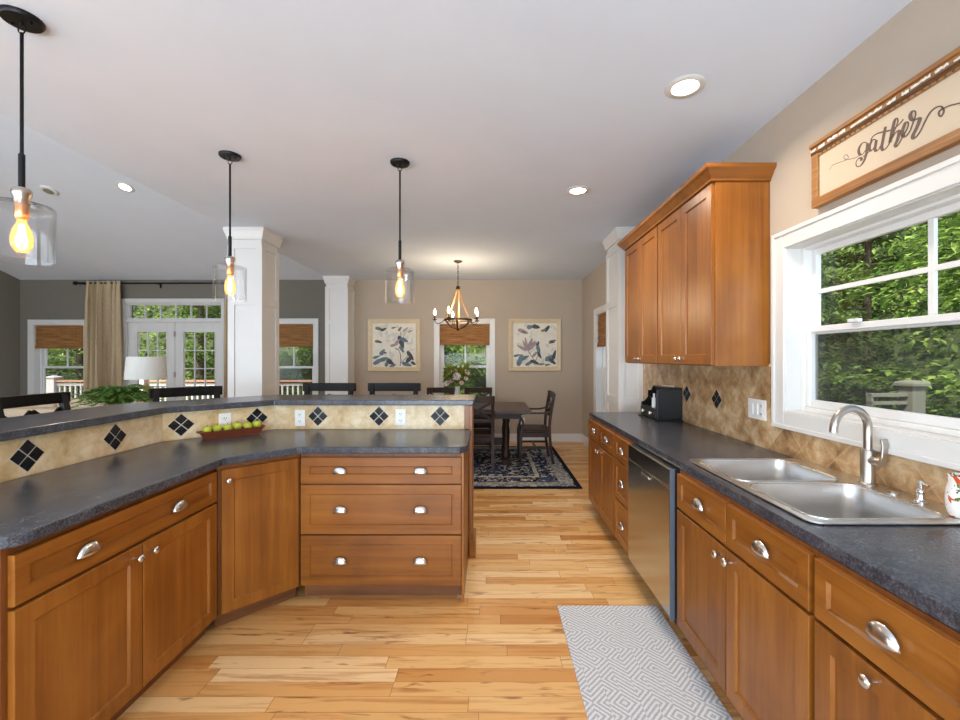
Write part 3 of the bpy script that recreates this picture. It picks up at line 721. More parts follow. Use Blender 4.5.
# wall plates
def plate(name, label, cat, loc, rz, gangs, kind, group=None):
    r = thing(name, label, cat, loc, rz, group); w = .074 + .048 * (gangs - 1); h = .118
    MB().box(-w / 2, w / 2, -.006, 0, -h / 2, h / 2).build('cover_plate', 'plastic', r, bevel=.003)
    for g in range(gangs):
        x = (g - (gangs - 1) / 2) * .046
        if kind[g] == 'o':
            for z in (-.024, .024):
                s = MB().box(x - .017, x + .017, -.008, -.005, z - .015, z + .015).build('socket', 'plastic', r, bevel=.003)
                MB().box(x - .008, x - .005, -.0086, -.0078, z - .003, z + .008).box(x + .005, x + .008, -.0086, -.0078, z - .003, z + .007).box(x - .002, x + .002, -.0086, -.0078, z - .011, z - .007).build('slot', 'slot', s)
        else:
            MB().box(x - .016, x + .016, -.010, -.005, -.033, .033).build('rocker', 'plastic', r, bevel=.003)
    return r
plate('light_switch', 'wide white switch plate on the gold tile beside the kitchen window', 'light switch', (XR - .009, 2.545, 1.13), -PI / 2, 3, 'sso')
plate('power_outlet', 'white outlet on the island tile behind the fruit tray', 'outlet', (-1.795, 2.925, 1.0), PI / 4, 1, 'o')
plate('power_outlet', 'white outlet on the island tile just right of the tray, left of a diamond', 'outlet', (-1.383, 3.149, .995), 0, 1, 'o')
plate('power_outlet', 'white outlet on the island tile nearest the open end of the counter', 'outlet', (-.65, 3.149, 1.0), 0, 1, 'o')
plate('power_outlet', 'low white outlet on the tan back wall behind the armchair', 'outlet', (.56, YB - .001, .35), 0, 1, 'o')

# upper cabinets
def ucab(label, ya, yb):
    r = thing('upper_cabinet', label, 'cabinet', (1.255, yb, 0), -PI / 2); w = yb - ya
    MB().box(0, w, .021, XR - 1.257, 1.385, 2.43).build('body', 'wood', r, bevel=.002, seg=1)
    for k in range(2):
        a = .008 + k * (w / 2 - .006); b = a + w / 2 - .012
        front('door', r, a, b, 1.392, 2.424, [('k', b - .03 if k == 0 else a + .03, 1.425)])
    return r
ucab('wall cabinet with two doors nearest the kitchen window', 2.442, 3.238)
ucab('wall cabinet with two doors at the far end, above the black organizer', 3.24, 4.02)
cm = MB(); lv = [(.002, 2.4305), (.010, 2.432), (.012, 2.442), (.02, 2.452), (.04, 2.478), (.052, 2.49), (.055, 2.497), (.055, 2.512)]
cm.rings([[(XR - .001, 2.442 - o, z), (1.255 - o, 2.442 - o, z), (1.255 - o, 4.02 + o, z), (XR - .001, 4.02 + o, z)] for o, z in lv])
tag(cm.build('crown_moulding', 'wood_h'), 'honey wood crown moulding running along the top of the wall cabinets', 'moulding')

# ------------------------------------------------------------------ things on the counters
og = thing('desk_organizer', 'black stepped desk organizer with two small drawers at the far end of the sink counter', 'organizer', (1.365, 3.905, .914), -PI / 2)
MB().box(-.015, .385, -.02, .212, 0, .012).build('base', 'black', og, bevel=.003)
m = MB().box(.014, .356, .001, .209, .012, .10).box(.014, .356, .12, .209, .10, .262)
m.rings([[(x, y, z) for y, z in ((0, .012), (0, .125), (.03, .135), (.07, .185), (.10, .255), (.10, .262), (.21, .262), (.21, .012))] for x in (0, .014)])
m.box(.356, .37, .0, .21, .012, .262)
m.box(0, .37, .10, .21, .262, .272)
m.build('case', 'black', og, bevel=.003)
for k in range(2):
    d = MB().box(.015 + k * .172, .183 + k * .172, -.008, 0, .018, .094).build('drawer', 'black', og, bevel=.002)
    MB().lathe([(.005, 0), (.006, .008), (.013, .012), (.013, .017), (.004, .022)], 12, (.099 + k * .172, -.008, .056), 'Y').build('knob', 'ceramic', d, smooth=40)
for k in range(3): MB().box(.09 + k * .09, .096 + k * .09, .03, .12, .10, .235 - k * .01).build('divider', 'black', og)
MB().strip(spline([(.07 , .10, .25), (.14, .03, .20), (.22, .02, .17), (.30, .05, .24)]), .002, .002, (0, 1, 0)).build('cord', 'nickel', og)
tag(MB().lathe([(.017, 0), (.018, .004), (.018, .075), (.008, .09), (.008, .105), (.010, .106), (.010, .118), (.001, .119)], 14).build('small_bottle', 'ceramic', loc=(1.388, 3.655, 1.0145), smooth=40), 'small pale bottle standing on the step of the black organizer', 'bottle')
tag(MB().cyl((0, -.09, .008), (0, .06, .008), .008, .006, 10).build('rolled_paper', 'cream', loc=(1.50, 3.675, 1.1865), rz=.3, smooth=40), 'rolled cream paper lying on top of the black organizer', 'paper')

tr = thing('wooden_tray', 'long narrow red brown wooden tray of green apples on the island counter', 'tray', (-1.712, 2.868, .9145), PI / 4)
L0, L1, D0, D1, hh = .158, .185, .034, .052, .050
m = MB()
def rc(l, d, z): return [(-l, -d, z), (l, -d, z), (l, d, z), (-l, d, z)]
m.rings([rc(L0, D0, .0), rc(L0 + .004, D0 + .002, .008), rc(L1, D1, hh), rc(L1 - .012, D1 - .008, hh), rc(L0 - .006, D0 - .006, .012)])
m.build('trough', 'tray_wood', tr, bevel=.002)
for s in (-1, 1): MB().box(s * (L1 - .01), s * (L1 + .012), -.028, .028, hh - .008, hh + .002).build('handle', 'tray_wood', tr, bevel=.003)
a0 = thing('green_apple', 'green apple at the left end of the wooden tray', 'apple', (0, 0, 0), 0, 'green apples in the wooden tray')
R = .031
MB().lathe([(.002, -.020), (.010, -.026), (.02, -.024), (.028, -.012), (.0315, .003), (.029, .016), (.021, .025), (.012, .027), (.005, .022), (.001, .019)], 18).build('flesh', 'apple', a0, smooth=60)
MB().tube([(0, 0, .018), (.001, .001, .03), (.005, .002, .037)], .0018, 6).build('stem', 'stem', a0)
aps = [(-.142, .0, 'green apple at the left end of the wooden tray'), (-.084, .004, 'second green apple from the left in the wooden tray'), (-.026, -.004, 'third green apple from the left in the wooden tray'),
       (.032, .004, 'fourth green apple from the left, before the gap in the wooden tray'), (.094, .0, 'fifth green apple from the left, after the gap in the wooden tray'), (.152, .003, 'green apple at the right end of the wooden tray')]
for i, (lx, ly, lb) in enumerate(aps):
    c_, s_ = math.cos(PI / 4), math.sin(PI / 4); p = (-1.712 + c_ * lx - s_ * ly, 2.868 + s_ * lx + c_ * ly, .9145 + .056 + .005 * (i % 2))
    if i == 0: a0.location = p; a0.scale = (.9, .9, .9)
    else: again(a0, lb, p, i * 1.3)

# ------------------------------------------------------------------ sign over the sink window
sg = thing('wall_sign', 'rustic framed wooden sign reading gather above the kitchen window', 'sign', (XR, 2.087, 2.152), -PI / 2)
SL, SH = .80, .304
MB().box(.02, SL - .02, -.022, -.004, .02, SH - .02).build('board', 'board', sg)
m = MB(); fw = .05
m.box(0, SL, -.034, 0, 0, .042).box(0, .038, -.033, 0, .042, SH - .05).box(SL - .038, SL, -.033, 0, .042, SH - .05)
m.build('frame', 'rustic', sg, bevel=.003)
m = MB().box(-.004, SL + .004, -.034, 0, SH - .052, SH).box(.0, SL, -.046, -.034, SH - .018, SH).box(.03, SL - .03, -.028, -.022, SH - .066, SH - .052)
m.build('top_rail', 'rustic', sg, bevel=.003)
m = MB(); r2 = random.Random(3); x = .0
while x < SL - .05:
    l = r2.uniform(.012, .09); z = SH - .032 + r2.uniform(-.003, .003); hgt = r2.uniform(.004, .013); n = 9
    top = [(x + l * i / n, z + hgt * r2.uniform(.15, 1)) for i in range(n + 1)]; bot = [(x + l * i / n, z - hgt * r2.uniform(.2, .6)) for i in range(n + 1)]
    pts = bot + top[::-1]; m.rings([[(px, yy, pz) for px, pz in pts] for yy in (-.034, -.0365)]); x += l + r2.uniform(.002, .03)
m.build('paint_chip', 'chip', sg)['kind'] = 'stuff'
MB().box(.0, SL, -.0352, -.033, SH - .050, SH - .041).build('groove', 'stem', sg)
m = MB()
for i in range(26): m.box(.06 + i * .026, .067 + i * .026, -.0295, -.027, SH - .063, SH - .056)
m.build('edge_dots', 'slot', sg)['kind'] = 'stuff'
STROKES = [
    [(0.1446, 0.1293), (0.1624, 0.1431), (0.2079, 0.1377), (0.2425, 0.1329), (0.2483, 0.1423), (0.2365, 0.1564), (0.2246, 0.1547), (0.2306, 0.1396), (0.2571, 0.1274), (0.2858, 0.1202), (0.3053, 0.1217)],
    [(0.3433, 0.1537), (0.3271, 0.1655), (0.3107, 0.1609), (0.3016, 0.1433), (0.3084, 0.1233), (0.3234, 0.12), (0.3382, 0.1334), (0.344, 0.152)],
    [(0.344, 0.1533), (0.3425, 0.1312), (0.336, 0.1026), (0.3212, 0.0807), (0.3031, 0.0746), (0.29, 0.085), (0.2893, 0.0997), (0.3008, 0.11), (0.3137, 0.1053), (0.3152, 0.0969), (0.3084, 0.0974)],
    [(0.3234, 0.1072), (0.3382, 0.1092), (0.3513, 0.1157), (0.3577, 0.1302)],
    [(0.3845, 0.1461), (0.3705, 0.1551), (0.3577, 0.144), (0.3534, 0.1272), (0.3613, 0.114), (0.3755, 0.1215), (0.3852, 0.1446)],
    [(0.3859, 0.1454), (0.3824, 0.1274), (0.3797, 0.112), (0.3866, 0.1012), (0.397, 0.1037), (0.4065, 0.1155)],
    [(0.4266, 0.178), (0.4206, 0.154), (0.4139, 0.124), (0.4099, 0.1047), (0.4159, 0.0908), (0.4286, 0.092), (0.4423, 0.102)],
    [(0.3599, 0.1555), (0.3691, 0.167), (0.388, 0.1697), (0.4153, 0.1628), (0.4449, 0.1533), (0.4704, 0.1528), (0.4891, 0.1591), (0.4994, 0.1673)],
    [(0.441, 0.1015), (0.4565, 0.1294), (0.4717, 0.1539), (0.4786, 0.1718), (0.4736, 0.1852), (0.4648, 0.1794), (0.4565, 0.1531), (0.4488, 0.1215), (0.4456, 0.1052)],
    [(0.4462, 0.1049), (0.4565, 0.1205), (0.4704, 0.1328), (0.4817, 0.1316), (0.4823, 0.119), (0.4754, 0.0991), (0.4679, 0.0852), (0.4742, 0.0769), (0.486, 0.0862), (0.4964, 0.1019)],
    [(0.4952, 0.1025), (0.5085, 0.1141), (0.5192, 0.1313), (0.518, 0.145), (0.5097, 0.149), (0.5013, 0.1352), (0.4964, 0.1175), (0.5025, 0.0993), (0.5145, 0.0983), (0.5275, 0.1098)],
    [(0.5275, 0.1098), (0.5368, 0.1303), (0.5466, 0.153), (0.546, 0.1691), (0.5362, 0.1769), (0.528, 0.1685), (0.5298, 0.1528), (0.5397, 0.1411), (0.5528, 0.1389), (0.5641, 0.1382)],
    [(0.5647, 0.1368), (0.5596, 0.1218), (0.5483, 0.1016), (0.5379, 0.0862), (0.5397, 0.0746), (0.5511, 0.075), (0.5663, 0.0893), (0.5818, 0.113), (0.597, 0.1329), (0.6139, 0.1411), (0.6321, 0.1386), (0.6448, 0.1243), (0.6448, 0.1085), (0.6372, 0.1007), (0.63, 0.11), (0.6311, 0.1216), (0.6407, 0.124), (0.6646, 0.1217), (0.6887, 0.1142), (0.7028, 0.11), (.735, .108), (.76, .118)]]
m = MB()
for k, S in enumerate(STROKES):
    P = spline([(a, 0, b) for a, b in S], 6); n = len(P); L, Rr = [], []
    for i in range(n):
        t = (P[min(i + 1, n - 1)] - P[max(i - 1, 0)]).normalized(); down = max(0.0, -t.z)
        thin = .0013 if k == 0 else .0021
        wd = thin + (0 if k == 0 or (k == 12 and i > 26) else .0044 * down ** 1.2)
        if i in (0, n - 1): wd *= .5
        q = Vector((-t.z, 0, t.x)) * wd; yv = -.0222 - .0002 * k
        L.append((P[i].x + q.x, yv, P[i].z + q.z)); Rr.append((P[i].x - q.x, yv, P[i].z - q.z))
    m.rings([[L[i], Rr[i], (Rr[i][0], -.0215, Rr[i][2]), (L[i][0], -.0215, L[i][2])] for i in range(n)])
m.build('lettering', 'brown_ink', sg, loc=(-.046, 0, .016))

# ------------------------------------------------------------------ lamps
def downlight(label, x, y, z, tilt=0.0, e=8):
    r = thing('recessed_light', label, 'ceiling light', (x, y, z - .001)); r.rotation_euler = (tilt, 0, 0)
    MB().lathe([(.062, -.001), (.092, -.001), (.094, -.004), (.088, -.008), (.064, -.010), (.060, -.004)], 28, cap=False).build('trim_ring', 'white', r, smooth=40)
    MB().lathe([(.064, -.004), (.062, -.005), (.001, -.0055)], 24).build('lens', 'lens', r)
    l = bpy.data.lights.new('downlight', 'AREA'); l.shape = 'DISK'; l.size = .12; l.energy = e; l.color = (1, .88, .72); l.spread = math.radians(150)
    o = bpy.data.objects.new('downlight', l); COL.objects.link(o); o.parent = r; o.location = (0, 0, -.03)
    return r
downlight('round recessed ceiling light nearest the sink window', .963, 2.133, CZ)
downlight('round recessed ceiling light just in front of the wall cabinets', .703, 3.453, CZ)
downlight('recessed light in the sloping living room ceiling', -4.46, 5.28, 3.524, -math.atan(PIT))
sp = thing('smoke_detector', 'small grey disc on the sloping living room ceiling', 'detector', (-5.44, 5.33, 3.506)); sp.rotation_euler = (-math.atan(PIT), 0, 0)
MB().lathe([(.085, 0), (.085, -.012), (.078, -.022), (.001, -.024)], 24).build('housing', 'shade_fabric', sp, smooth=40)
MB().lathe([(.05, -.022), (.052, -.026), (.001, -.027)], 20).build('grille', 'weathered', sp, smooth=40)

p0 = thing('pendant_light', 'clear glass pendant lamp at the top left of the picture', 'pendant lamp', (-1.849, 1.706, CZ), 0, 'glass pendant lamps over the bar')
MB().lathe([(.001, 0), (.066, 0), (.066, -.010), (.060, -.018), (.02, -.020), (.001, -.020)], 28).build('canopy', 'black_metal', p0, smooth=40)
m = MB()
for s in (-1, 1): m.lathe([(.004, -.018), (.006, -.026), (.001, -.029)], 8, (.038 * s, 0, 0))
m.cyl((0, 0, -.018), (0, 0, -.034), .006, .006, 8); m.build('screw', 'black_metal', p0)
m = MB(); m.tube([(.014 * math.cos(a), 0, -.046 + .016 * math.sin(a)) for a in [2 * PI * i / 16 for i in range(17)]], .0026, 6); m.build('ring', 'black_metal', p0)
MB().lathe([(.004, -.058), (.006, -.062), (.006, -.535), (.0105, -.54), (.0105, -.672), (.001, -.675)], 12).build('rod', 'black_metal', p0, smooth=40)
m = MB().lathe([(.012, -.671), (.024, -.673), (.031, -.683), (.031, -.697), (.024, -.710), (.024, -.738)], 20, cap=False).build('collar', 'nickel', p0, smooth=40)
MB().lathe([(.020, -.722), (.022, -.727), (.022, -.787), (.016, -.797)], 16).build('socket', 'copper', p0, smooth=40)
MB().lathe([(.025, -.736), (.088, -.738), (.0955, -.742), (.097, -.748), (.0965, -.952), (.098, -.956), (.0975, -.962), (.093, -.962), (.0925, -.952), (.0932, -.748), (.025, -.740)], 32, cap=False).build('glass_shade', 'shade_glass', p0, smooth=40)
b_ = MB().lathe([(.013, -.797), (.015, -.81), (.028, -.84), (.034, -.872), (.031, -.90), (.019, -.922), (.001, -.928)], 18).build('bulb', 'bulb_glass', p0, smooth=60)
m = MB()
for i in range(8):
    a = 2 * PI * i / 8; m.tube([(.006 * math.cos(a), .006 * math.sin(a), -.815), (.015 * math.cos(a), .015 * math.sin(a), -.898), (.015 * math.cos(a + .4), .015 * math.sin(a + .4), -.898)], .0022, 5)
m.build('filament', 'filament', b_)
for q in (p0,):
    l = bpy.data.lights.new('pendant_glow', 'POINT'); l.energy = 4; l.color = (1, .60, .26); l.shadow_soft_size = .021
    o = bpy.data.objects.new('pendant_glow', l); COL.objects.link(o); o.parent = p0; o.location = (0, 0, -.868)
again(p0, 'clear glass pendant lamp hanging in front of the big white column', (-1.72, 2.858, CZ))
again(p0, 'clear glass pendant lamp above the middle of the bar, nearest the chandelier', (-.617, 2.96, CZ))

ch = thing('chandelier', 'wood and bronze chandelier with candle bulbs over the dining table', 'chandelier', (-.443, 5.98, CZ))
MB().lathe([(.001, 0), (.062, 0), (.062, -.008), (.03, -.026), (.008, -.032), (.001, -.032)], 24).build('canopy', 'bronze', ch, smooth=40)
m = MB()
for i in range(9):
    z = -.05 - i * .036; pts = [(.010 * math.cos(a), 0, z + .022 * math.sin(a)) if i % 2 else (0, .010 * math.cos(a), z + .022 * math.sin(a)) for a in [2 * PI * k / 12 for k in range(13)]]
    m.tube(pts, .0032, 5)
m.build('chain', 'bronze', ch)
MB().lathe([(.004, -.34), (.022, -.35), (.03, -.37), (.03, -.395), (.014, -.41), (.001, -.412)], 16).build('hub', 'bronze', ch, smooth=40)
for i in range(6):
    a = PI / 6 + i * PI / 3; c_, s_ = math.cos(a), math.sin(a)
    pr = spline([(.022, -.385), (.045, -.46), (.075, -.56), (.125, -.68), (.175, -.775), (.19, -.82)], 4)
    pts = [(q.x * c_, q.x * s_, q.y) for q in [Vector((u, w_, 0)) for u, w_ in [(p.x, p.y) for p in [Vector((u, w_, 0)) for u, w_ in [(b.x, b.y) for b in pr]]]]]
    MB().strip(pts, .026, .008, (-s_, c_, 0)).build('stave', 'light_wood', ch)
    pr2 = [(.19, -.815), (.155, -.87), (.10, -.915), (.02, -.945)]
    pts = [(u * c_, u * s_, w_) for u, w_ in [(b.x, b.y) for b in spline([(u, w_, 0) for u, w_ in pr2], 4)]]
    MB().strip(pts, .024, .007, (-s_, c_, 0)).build('lower_stave', 'bronze', ch)
MB().lathe([(.188, -.805), (.196, -.805), (.196, -.83), (.188, -.83), (.188, -.805)], 36, cap=False).build('band', 'bronze', ch, smooth=40)
MB().lathe([(.001, -.935), (.02, -.935), (.024, -.95), (.012, -.965), (.001, -.968)], 14).build('finial', 'bronze', ch, smooth=40)
for i in range(5):
    a = PI + i * 2 * PI / 5; c_, s_ = math.cos(a), math.sin(a)
    pts = [(u * c_, u * s_, w_) for u, w_ in [(b.x, b.y) for b in spline([(.19, -.82, 0), (.23, -.85, 0), (.28, -.865, 0), (.315, -.845, 0), (.32, -.815, 0)], 4)]]
    ar = MB().tube(pts, .0055, 7).lathe([(.006, -.825), (.03, -.815), (.032, -.808), (.006, -.806)], 14, (.32 * c_, .32 * s_, 0)).build('arm', 'bronze', ch, smooth=40)
    MB().lathe([(.011, -.807), (.011, -.755), (.004, -.75)], 12, (.32 * c_, .32 * s_, 0)).build('candle_sleeve', 'bronze', ar, smooth=40)
    MB().lathe([(.006, -.752), (.016, -.735), (.019, -.72), (.015, -.695), (.006, -.672), (.001, -.662)], 12, (.32 * c_, .32 * s_, 0)).build('candle_bulb', 'candle_glow', ar, smooth=60)
l = bpy.data.lights.new('chandelier_glow', 'POINT'); l.energy = 22; l.color = (1, .78, .52); l.shadow_soft_size = .25
o = bpy.data.objects.new('chandelier_glow', l); COL.objects.link(o); o.parent = ch; o.location = (0, 0, -.66)

# ------------------------------------------------------------------ seats and table
def chair(name, label, cat, seat=.46, top=.93, w=.45, arms=False, mat='dark_wood', stool=False, group=None):
    """faces local -y; origin on the floor below the seat's middle"""
    r = thing(name, label, cat, (0, 0, 0), 0, group); hw = w / 2; rk = .05
    m = MB(); m.rings([[(-hw * a, -.215 * a, z), (hw * a, -.215 * a, z), (hw * .94 * a, .20 * a, z), (-hw * .94 * a, .20 * a, z)] for a, z in ((.97, seat - .04), (1, seat - .03), (1, seat - .008), (.95, seat))]); m.build('seat', mat, r, bevel=.004)
    m = MB().box(-hw + .03, hw - .03, -.19, -.168, seat - .10, seat - .04).box(-hw + .03, hw - .03, .165, .185, seat - .10, seat - .04)
    for s in (-1, 1): m.box(s * (hw - .045), s * (hw - .025), -.19, .19, seat - .10, seat - .04)
    m.build('apron', mat, r)
    for s in (-1, 1):
        x = s * (hw - .03)
        MB().rings([[(x - k, -.20 - k, z), (x + k, -.20 - k, z), (x + k, -.20 + k, z), (x - k, -.20 + k, z)] for k, z in ((.016, 0), (.021, seat * .6), (.022, seat - .04))]).build('leg', mat, r, bevel=.002)
        lg = spline([(x, .235, .003), (x, .20, seat * .5), (x, .185, seat), (x, .20, seat + .2), (x, .185 + rk + .015, top)], 5)
        MB().strip(lg, .042, .036, (1, 0, 0)).build('rear_post', mat, r, bevel=.002)
    def yb(z): return .187 + (rk + .012) * max(0, (z - seat) / (top - seat)) ** 1.3
    xr = hw - .045; th = .075 if stool else .085
    def crv(z): return [(x_, yb(z) + .018 * (1 - (x_ / xr) ** 2), z) for x_ in [xr * (i / 5 - 1) for i in range(11)]]
    tw = hw + (.012 if stool else -.005)
    zt = top - th / 2 + .006
    MB().strip([(x_, yb(zt) - .004 + .02 * (1 - (x_ / tw) ** 2), zt) for x_ in [tw * (i / 5 - 1) for i in range(11)]], th, .03, (0, 0, 1)).build('top_rail', mat, r, bevel=.004)
    zl = seat + (.17 if not stool else .12)
    MB().strip(crv(zl), .045, .02, (0, 0, 1)).build('lower_rail', mat, r, bevel=.003)
    za, zb = zl + .02, top - th + (.01 if not stool else -.03)
    n = 2 if stool else 1
    for k in range(n):
        xa = -xr + 2 * xr * k / n; xb = -xr + 2 * xr * (k + 1) / n
        for sx in (1, -1):
            pts = [(xa + (xb - xa) * (t if sx > 0 else 1 - t), yb(za + (zb - za) * t) + .012 + .004 * sx, za + (zb - za) * t) for t in [i / 6 for i in range(7)]]
            MB().strip(pts, .03, .014, (.7, 0, -.7 * sx)).build('cross_slat', mat, r)
    if not stool: MB().strip(crv((za + zb) / 2), .03, .014, (0, 0, 1)).build('middle_rail', mat, r)
    fz = .20 if not stool else .24
    m = MB()
    for s in (-1, 1): m.box(s * (hw - .04), s * (hw - .02), -.19, .20, fz, fz + .03)
    m.box(-hw + .03, hw - .03, -.01, .012, fz + .003, fz + .027) if not stool else m.box(-hw + .03, hw - .03, -.21, -.19, fz - .03, fz)
    m.build('stretcher', mat, r)
    if arms:
        for s in (-1, 1):
            x = s * (hw - .005)
            pts = spline([(x, .215, seat + .25), (x, .10, seat + .225), (x, -.08, seat + .225), (x, -.19, seat + .215), (x, -.225, seat + .17)], 4)
            MB().strip(pts, .042, .022, (1, 0, 0)).build('armrest', mat, r, bevel=.003)
            pts = spline([(x, -.215, seat + .19), (x, -.17, seat + .10), (x, -.19, seat - .02), (x, -.20, seat - .1)], 4)
            MB().strip(pts, .032, .03, (1, 0, 0)).build('arm_post', mat, r)
    return r
# bar stools
s0 = chair('bar_stool', 'black bar stool behind the bar, left of the two at the straight part', 'bar stool', .77, 1.19, .47, mat='black_wood', stool=True, group='black stools along the bar')
s0.location = (-1.51, 3.82, 0)
again(s0, 'black bar stool behind the bar, right of the two at the straight part', (-.90, 3.82, 0))
again(s0, 'black bar stool at the angled corner of the bar, in front of the french doors', (-2.283, 3.333, 0), PI / 4)
again(s0, 'black bar stool at the far left edge, below the living room window', (-2.72, 2.79, 0), PI / 2)

# dining table and chairs
TX, TY = -.44, 6.06
tb = thing('dining_table', 'dark brown trestle dining table on the navy rug', 'table', (TX, TY, .0132))
MB().box(-.97, .97, -.56, .56, .705, .747).build('tabletop', 'table_wood', tb, bevel=.006)
MB().box(-.82, .82, -.40, -.375, .62, .705).box(-.82, .82, .375, .40, .62, .705).build('apron', 'dark_wood', tb)
for s in (-1, 1):
    x = s * .66
    g = MB().box(x - .05, x + .05, -.36, .36, 0, .07).box(x - .045, x + .045, -.33, .33, .63, .705)
    for sy in (-1, 1): g.lathe([(.055, .07), (.055, .16), (.038, .19), (.046, .3), (.05, .42), (.036, .52), (.05, .56), (.05, .63)], 14, (x, sy * .17, 0))
    g.build('trestle', 'dark_wood', tb, smooth=35)
MB().box(-.66, .66, -.03, .03, .2, .30).build('stretcher', 'dark_wood', tb, bevel=.004)
d0 = chair('dining_chair', 'dark brown cross back chair on the near side of the table beside the island end', 'chair', .455, .935, .46, group='cross back chairs at the dining table')
d0.location = (-.165, 5.67, .0135); d0.rotation_euler = (0, 0, PI)
again(d0, 'dark brown cross back chair near side of the table, half hidden behind the bar', (-.78, 5.67, .0135), PI)
again(d0, 'dark brown chair on the far side of the table, right of the flower vase', (-.19, 6.75, .0135), 0)
again(d0, 'dark brown chair on the far side of the table, left of the flower vase', (-.80, 6.75, .0135), 0)
ac = chair('dining_armchair', 'dark brown armchair with open arms at the right end of the dining table', 'armchair', .46, .945, .52, arms=True)
ac.location = (.61, 6.0, .0135); ac.rotation_euler = (0, 0, -PI / 2)

rg = tag(MB().box(-1.46, 1.46, -1.115, 1.115, 0, .012).build('dining_rug', 'rug', loc=(-.45, 5.838, .001)), 'navy blue patterned rug with cream border under the dining table', 'rug')
tag(MB().box(-.285, .285, -.85, .85, 0, .010).build('runner_rug', 'runner', loc=(.672, 1.632, .001), bevel=.003), 'pale grey woven runner with a maze pattern on the floor before the sink', 'rug')

# vase of flowers
vs_ = thing('flower_vase', 'white vase on the dining table, in front of the back window', 'vase', (TX - .01, TY - .05, .7605))
MB().lathe([(.03, 0), (.046, .01), (.055, .07), (.05, .15), (.034, .23), (.033, .26), (.037, .275), (.033, .275), (.028, .25), (.03, .2)], 22).build('body', 'ceramic', vs_, smooth=50)
bq = thing('flower_bouquet', 'bouquet of cream flowers and olive green leaves standing in the white vase', 'flowers', (TX - .01, TY - .05, 1.03))
r3 = random.Random(11); m = MB()
for i in range(16):
    a = r3.uniform(0, 2 * PI); sp_ = r3.uniform(.03, .17); m.tube(spline([(0, 0, -.12), (.02 * math.cos(a), .02 * math.sin(a), .0), (sp_ * math.cos(a), sp_ * math.sin(a), r3.uniform(.1, .28))], 4), .0025, 5)
m.build('stems', 'bouquet_leaf', bq)
m = MB()
for i in range(560):
    a = r3.uniform(0, 2 * PI); b = r3.uniform(-.5, 1.2); rr = r3.uniform(.05, .19); c_ = Vector((rr * math.cos(a) * math.cos(b * .7), rr * math.sin(a) * math.cos(b * .7), .14 + rr * .9 * math.sin(b)))
    d = c_ - Vector((0, 0, .05)) + Vector((r3.uniform(-.1, .1), r3.uniform(-.1, .1), r3.uniform(-.1, .06))); m.leaf(c_, d, (r3.uniform(-1, 1), r3.uniform(-1, 1), 1), r3.uniform(.04, .085), r3.uniform(.016, .034))
m.build('leaves', 'bouquet_leaf', bq)['kind'] = 'stuff'
for fx, fy, fz, fr_, mt in ((.0, -.13, .145, .052, 'petal'), (-.135, -.07, .05, .045, 'petal'), (-.02, -.10, .225, .034, 'petal_pink'), (.13, -.05, .20, .042, 'petal'), (-.10, -.06, .20, .03, 'petal'), (.06, -.13, .06, .03, 'petal_pink'), (-.07, -.12, .09, .03, 'petal_pink'), (.12, -.1, .12, .028, 'petal')):
    m = MB(); c0 = Vector((fx, fy, fz)); ax = Vector((fx * .6, fy - .05, .1)).normalized()
    for ring, (nn, op) in enumerate(((5, .35), (8, .8), (11, 1.25))):
        for k in range(nn):
            a = 2 * PI * k / nn + ring; u = ax.orthogonal().normalized(); w_ = ax.cross(u); rad = u * math.cos(a) + w_ * math.sin(a)
            m.leaf(c0 + rad * fr_ * .12, rad * math.sin(op) + ax * math.cos(op), ax, fr_ * (1.0 + .1 * ring), fr_ * .75)
    m.build('blossom', mt, bq)
# ------------------------------------------------------------------ pictures on the back wall
def picture(label, cx, cz, s, seed, motif):
    r = thing('framed_picture', label, 'picture', (cx, YB, cz)); h = s / 2; fwid = .075
    m = MB()
    def q(k, y): return [(-k, y, -k), (k, y, -k), (k, y, k), (-k, y, k)]
    m.rings([q(h, 0), q(h, -.026), q(h - .012, -.034), q(h - fwid + .018, -.022), q(h - fwid + .012, -.028), q(h - fwid, -.022), q(h - fwid, -.006)], cap=False)
    m.build('frame', 'frame', r)
    k = h - fwid; a = MB().box(-k, k, -.010, -.004, -k, k); y = -.0102; rr = random.Random(seed)
    def blob(mt, px, pz, ang, ln, wd, lay):
        a.cur = mt; n = 12; c_, s_ = math.cos(ang), math.sin(ang); pts = []
        for i in range(n):
            t = 2 * PI * i / n; u = .5 * ln * math.cos(t); v_ = .5 * wd * math.sin(t) * (1 - .35 * math.cos(t)) * rr.uniform(.75, 1.1)
            X_, Z_ = px + u * c_ - v_ * s_, pz + u * s_ + v_ * c_
            pts.append((max(-k, min(k, X_)), Z_ if abs(Z_) < k else math.copysign(k, Z_)))
        yy = y - .0002 * lay; o = len(a.v); a.v += [(X_, yy, Z_) for X_, Z_ in pts]; a.f.append([o + i for i in range(n)]); a.mi.append(mt)
    def stem(mt, pts, wd, lay):
        P = spline([(u, 0, w_) for u, w_ in pts], 5); a.cur = mt; yy = y - .0002 * lay
        for i in range(len(P) - 1):
            t = (P[i + 1] - P[i]).normalized(); nx, nz = -t.z * wd, t.x * wd
            a.add([(P[i].x + nx, yy, P[i].z + nz), (P[i].x - nx, yy, P[i].z - nz), (P[i + 1].x - nx, yy, P[i + 1].z - nz), (P[i + 1].x + nx, yy, P[i + 1].z + nz)], [(0, 1, 2, 3)])
    motif(blob, stem, rr, k)
    a.build('painting', ['canvas', 'ink_blue', 'ink_dark', 'ink_mauve', 'ink_olive', 'wash'], r)
    return r
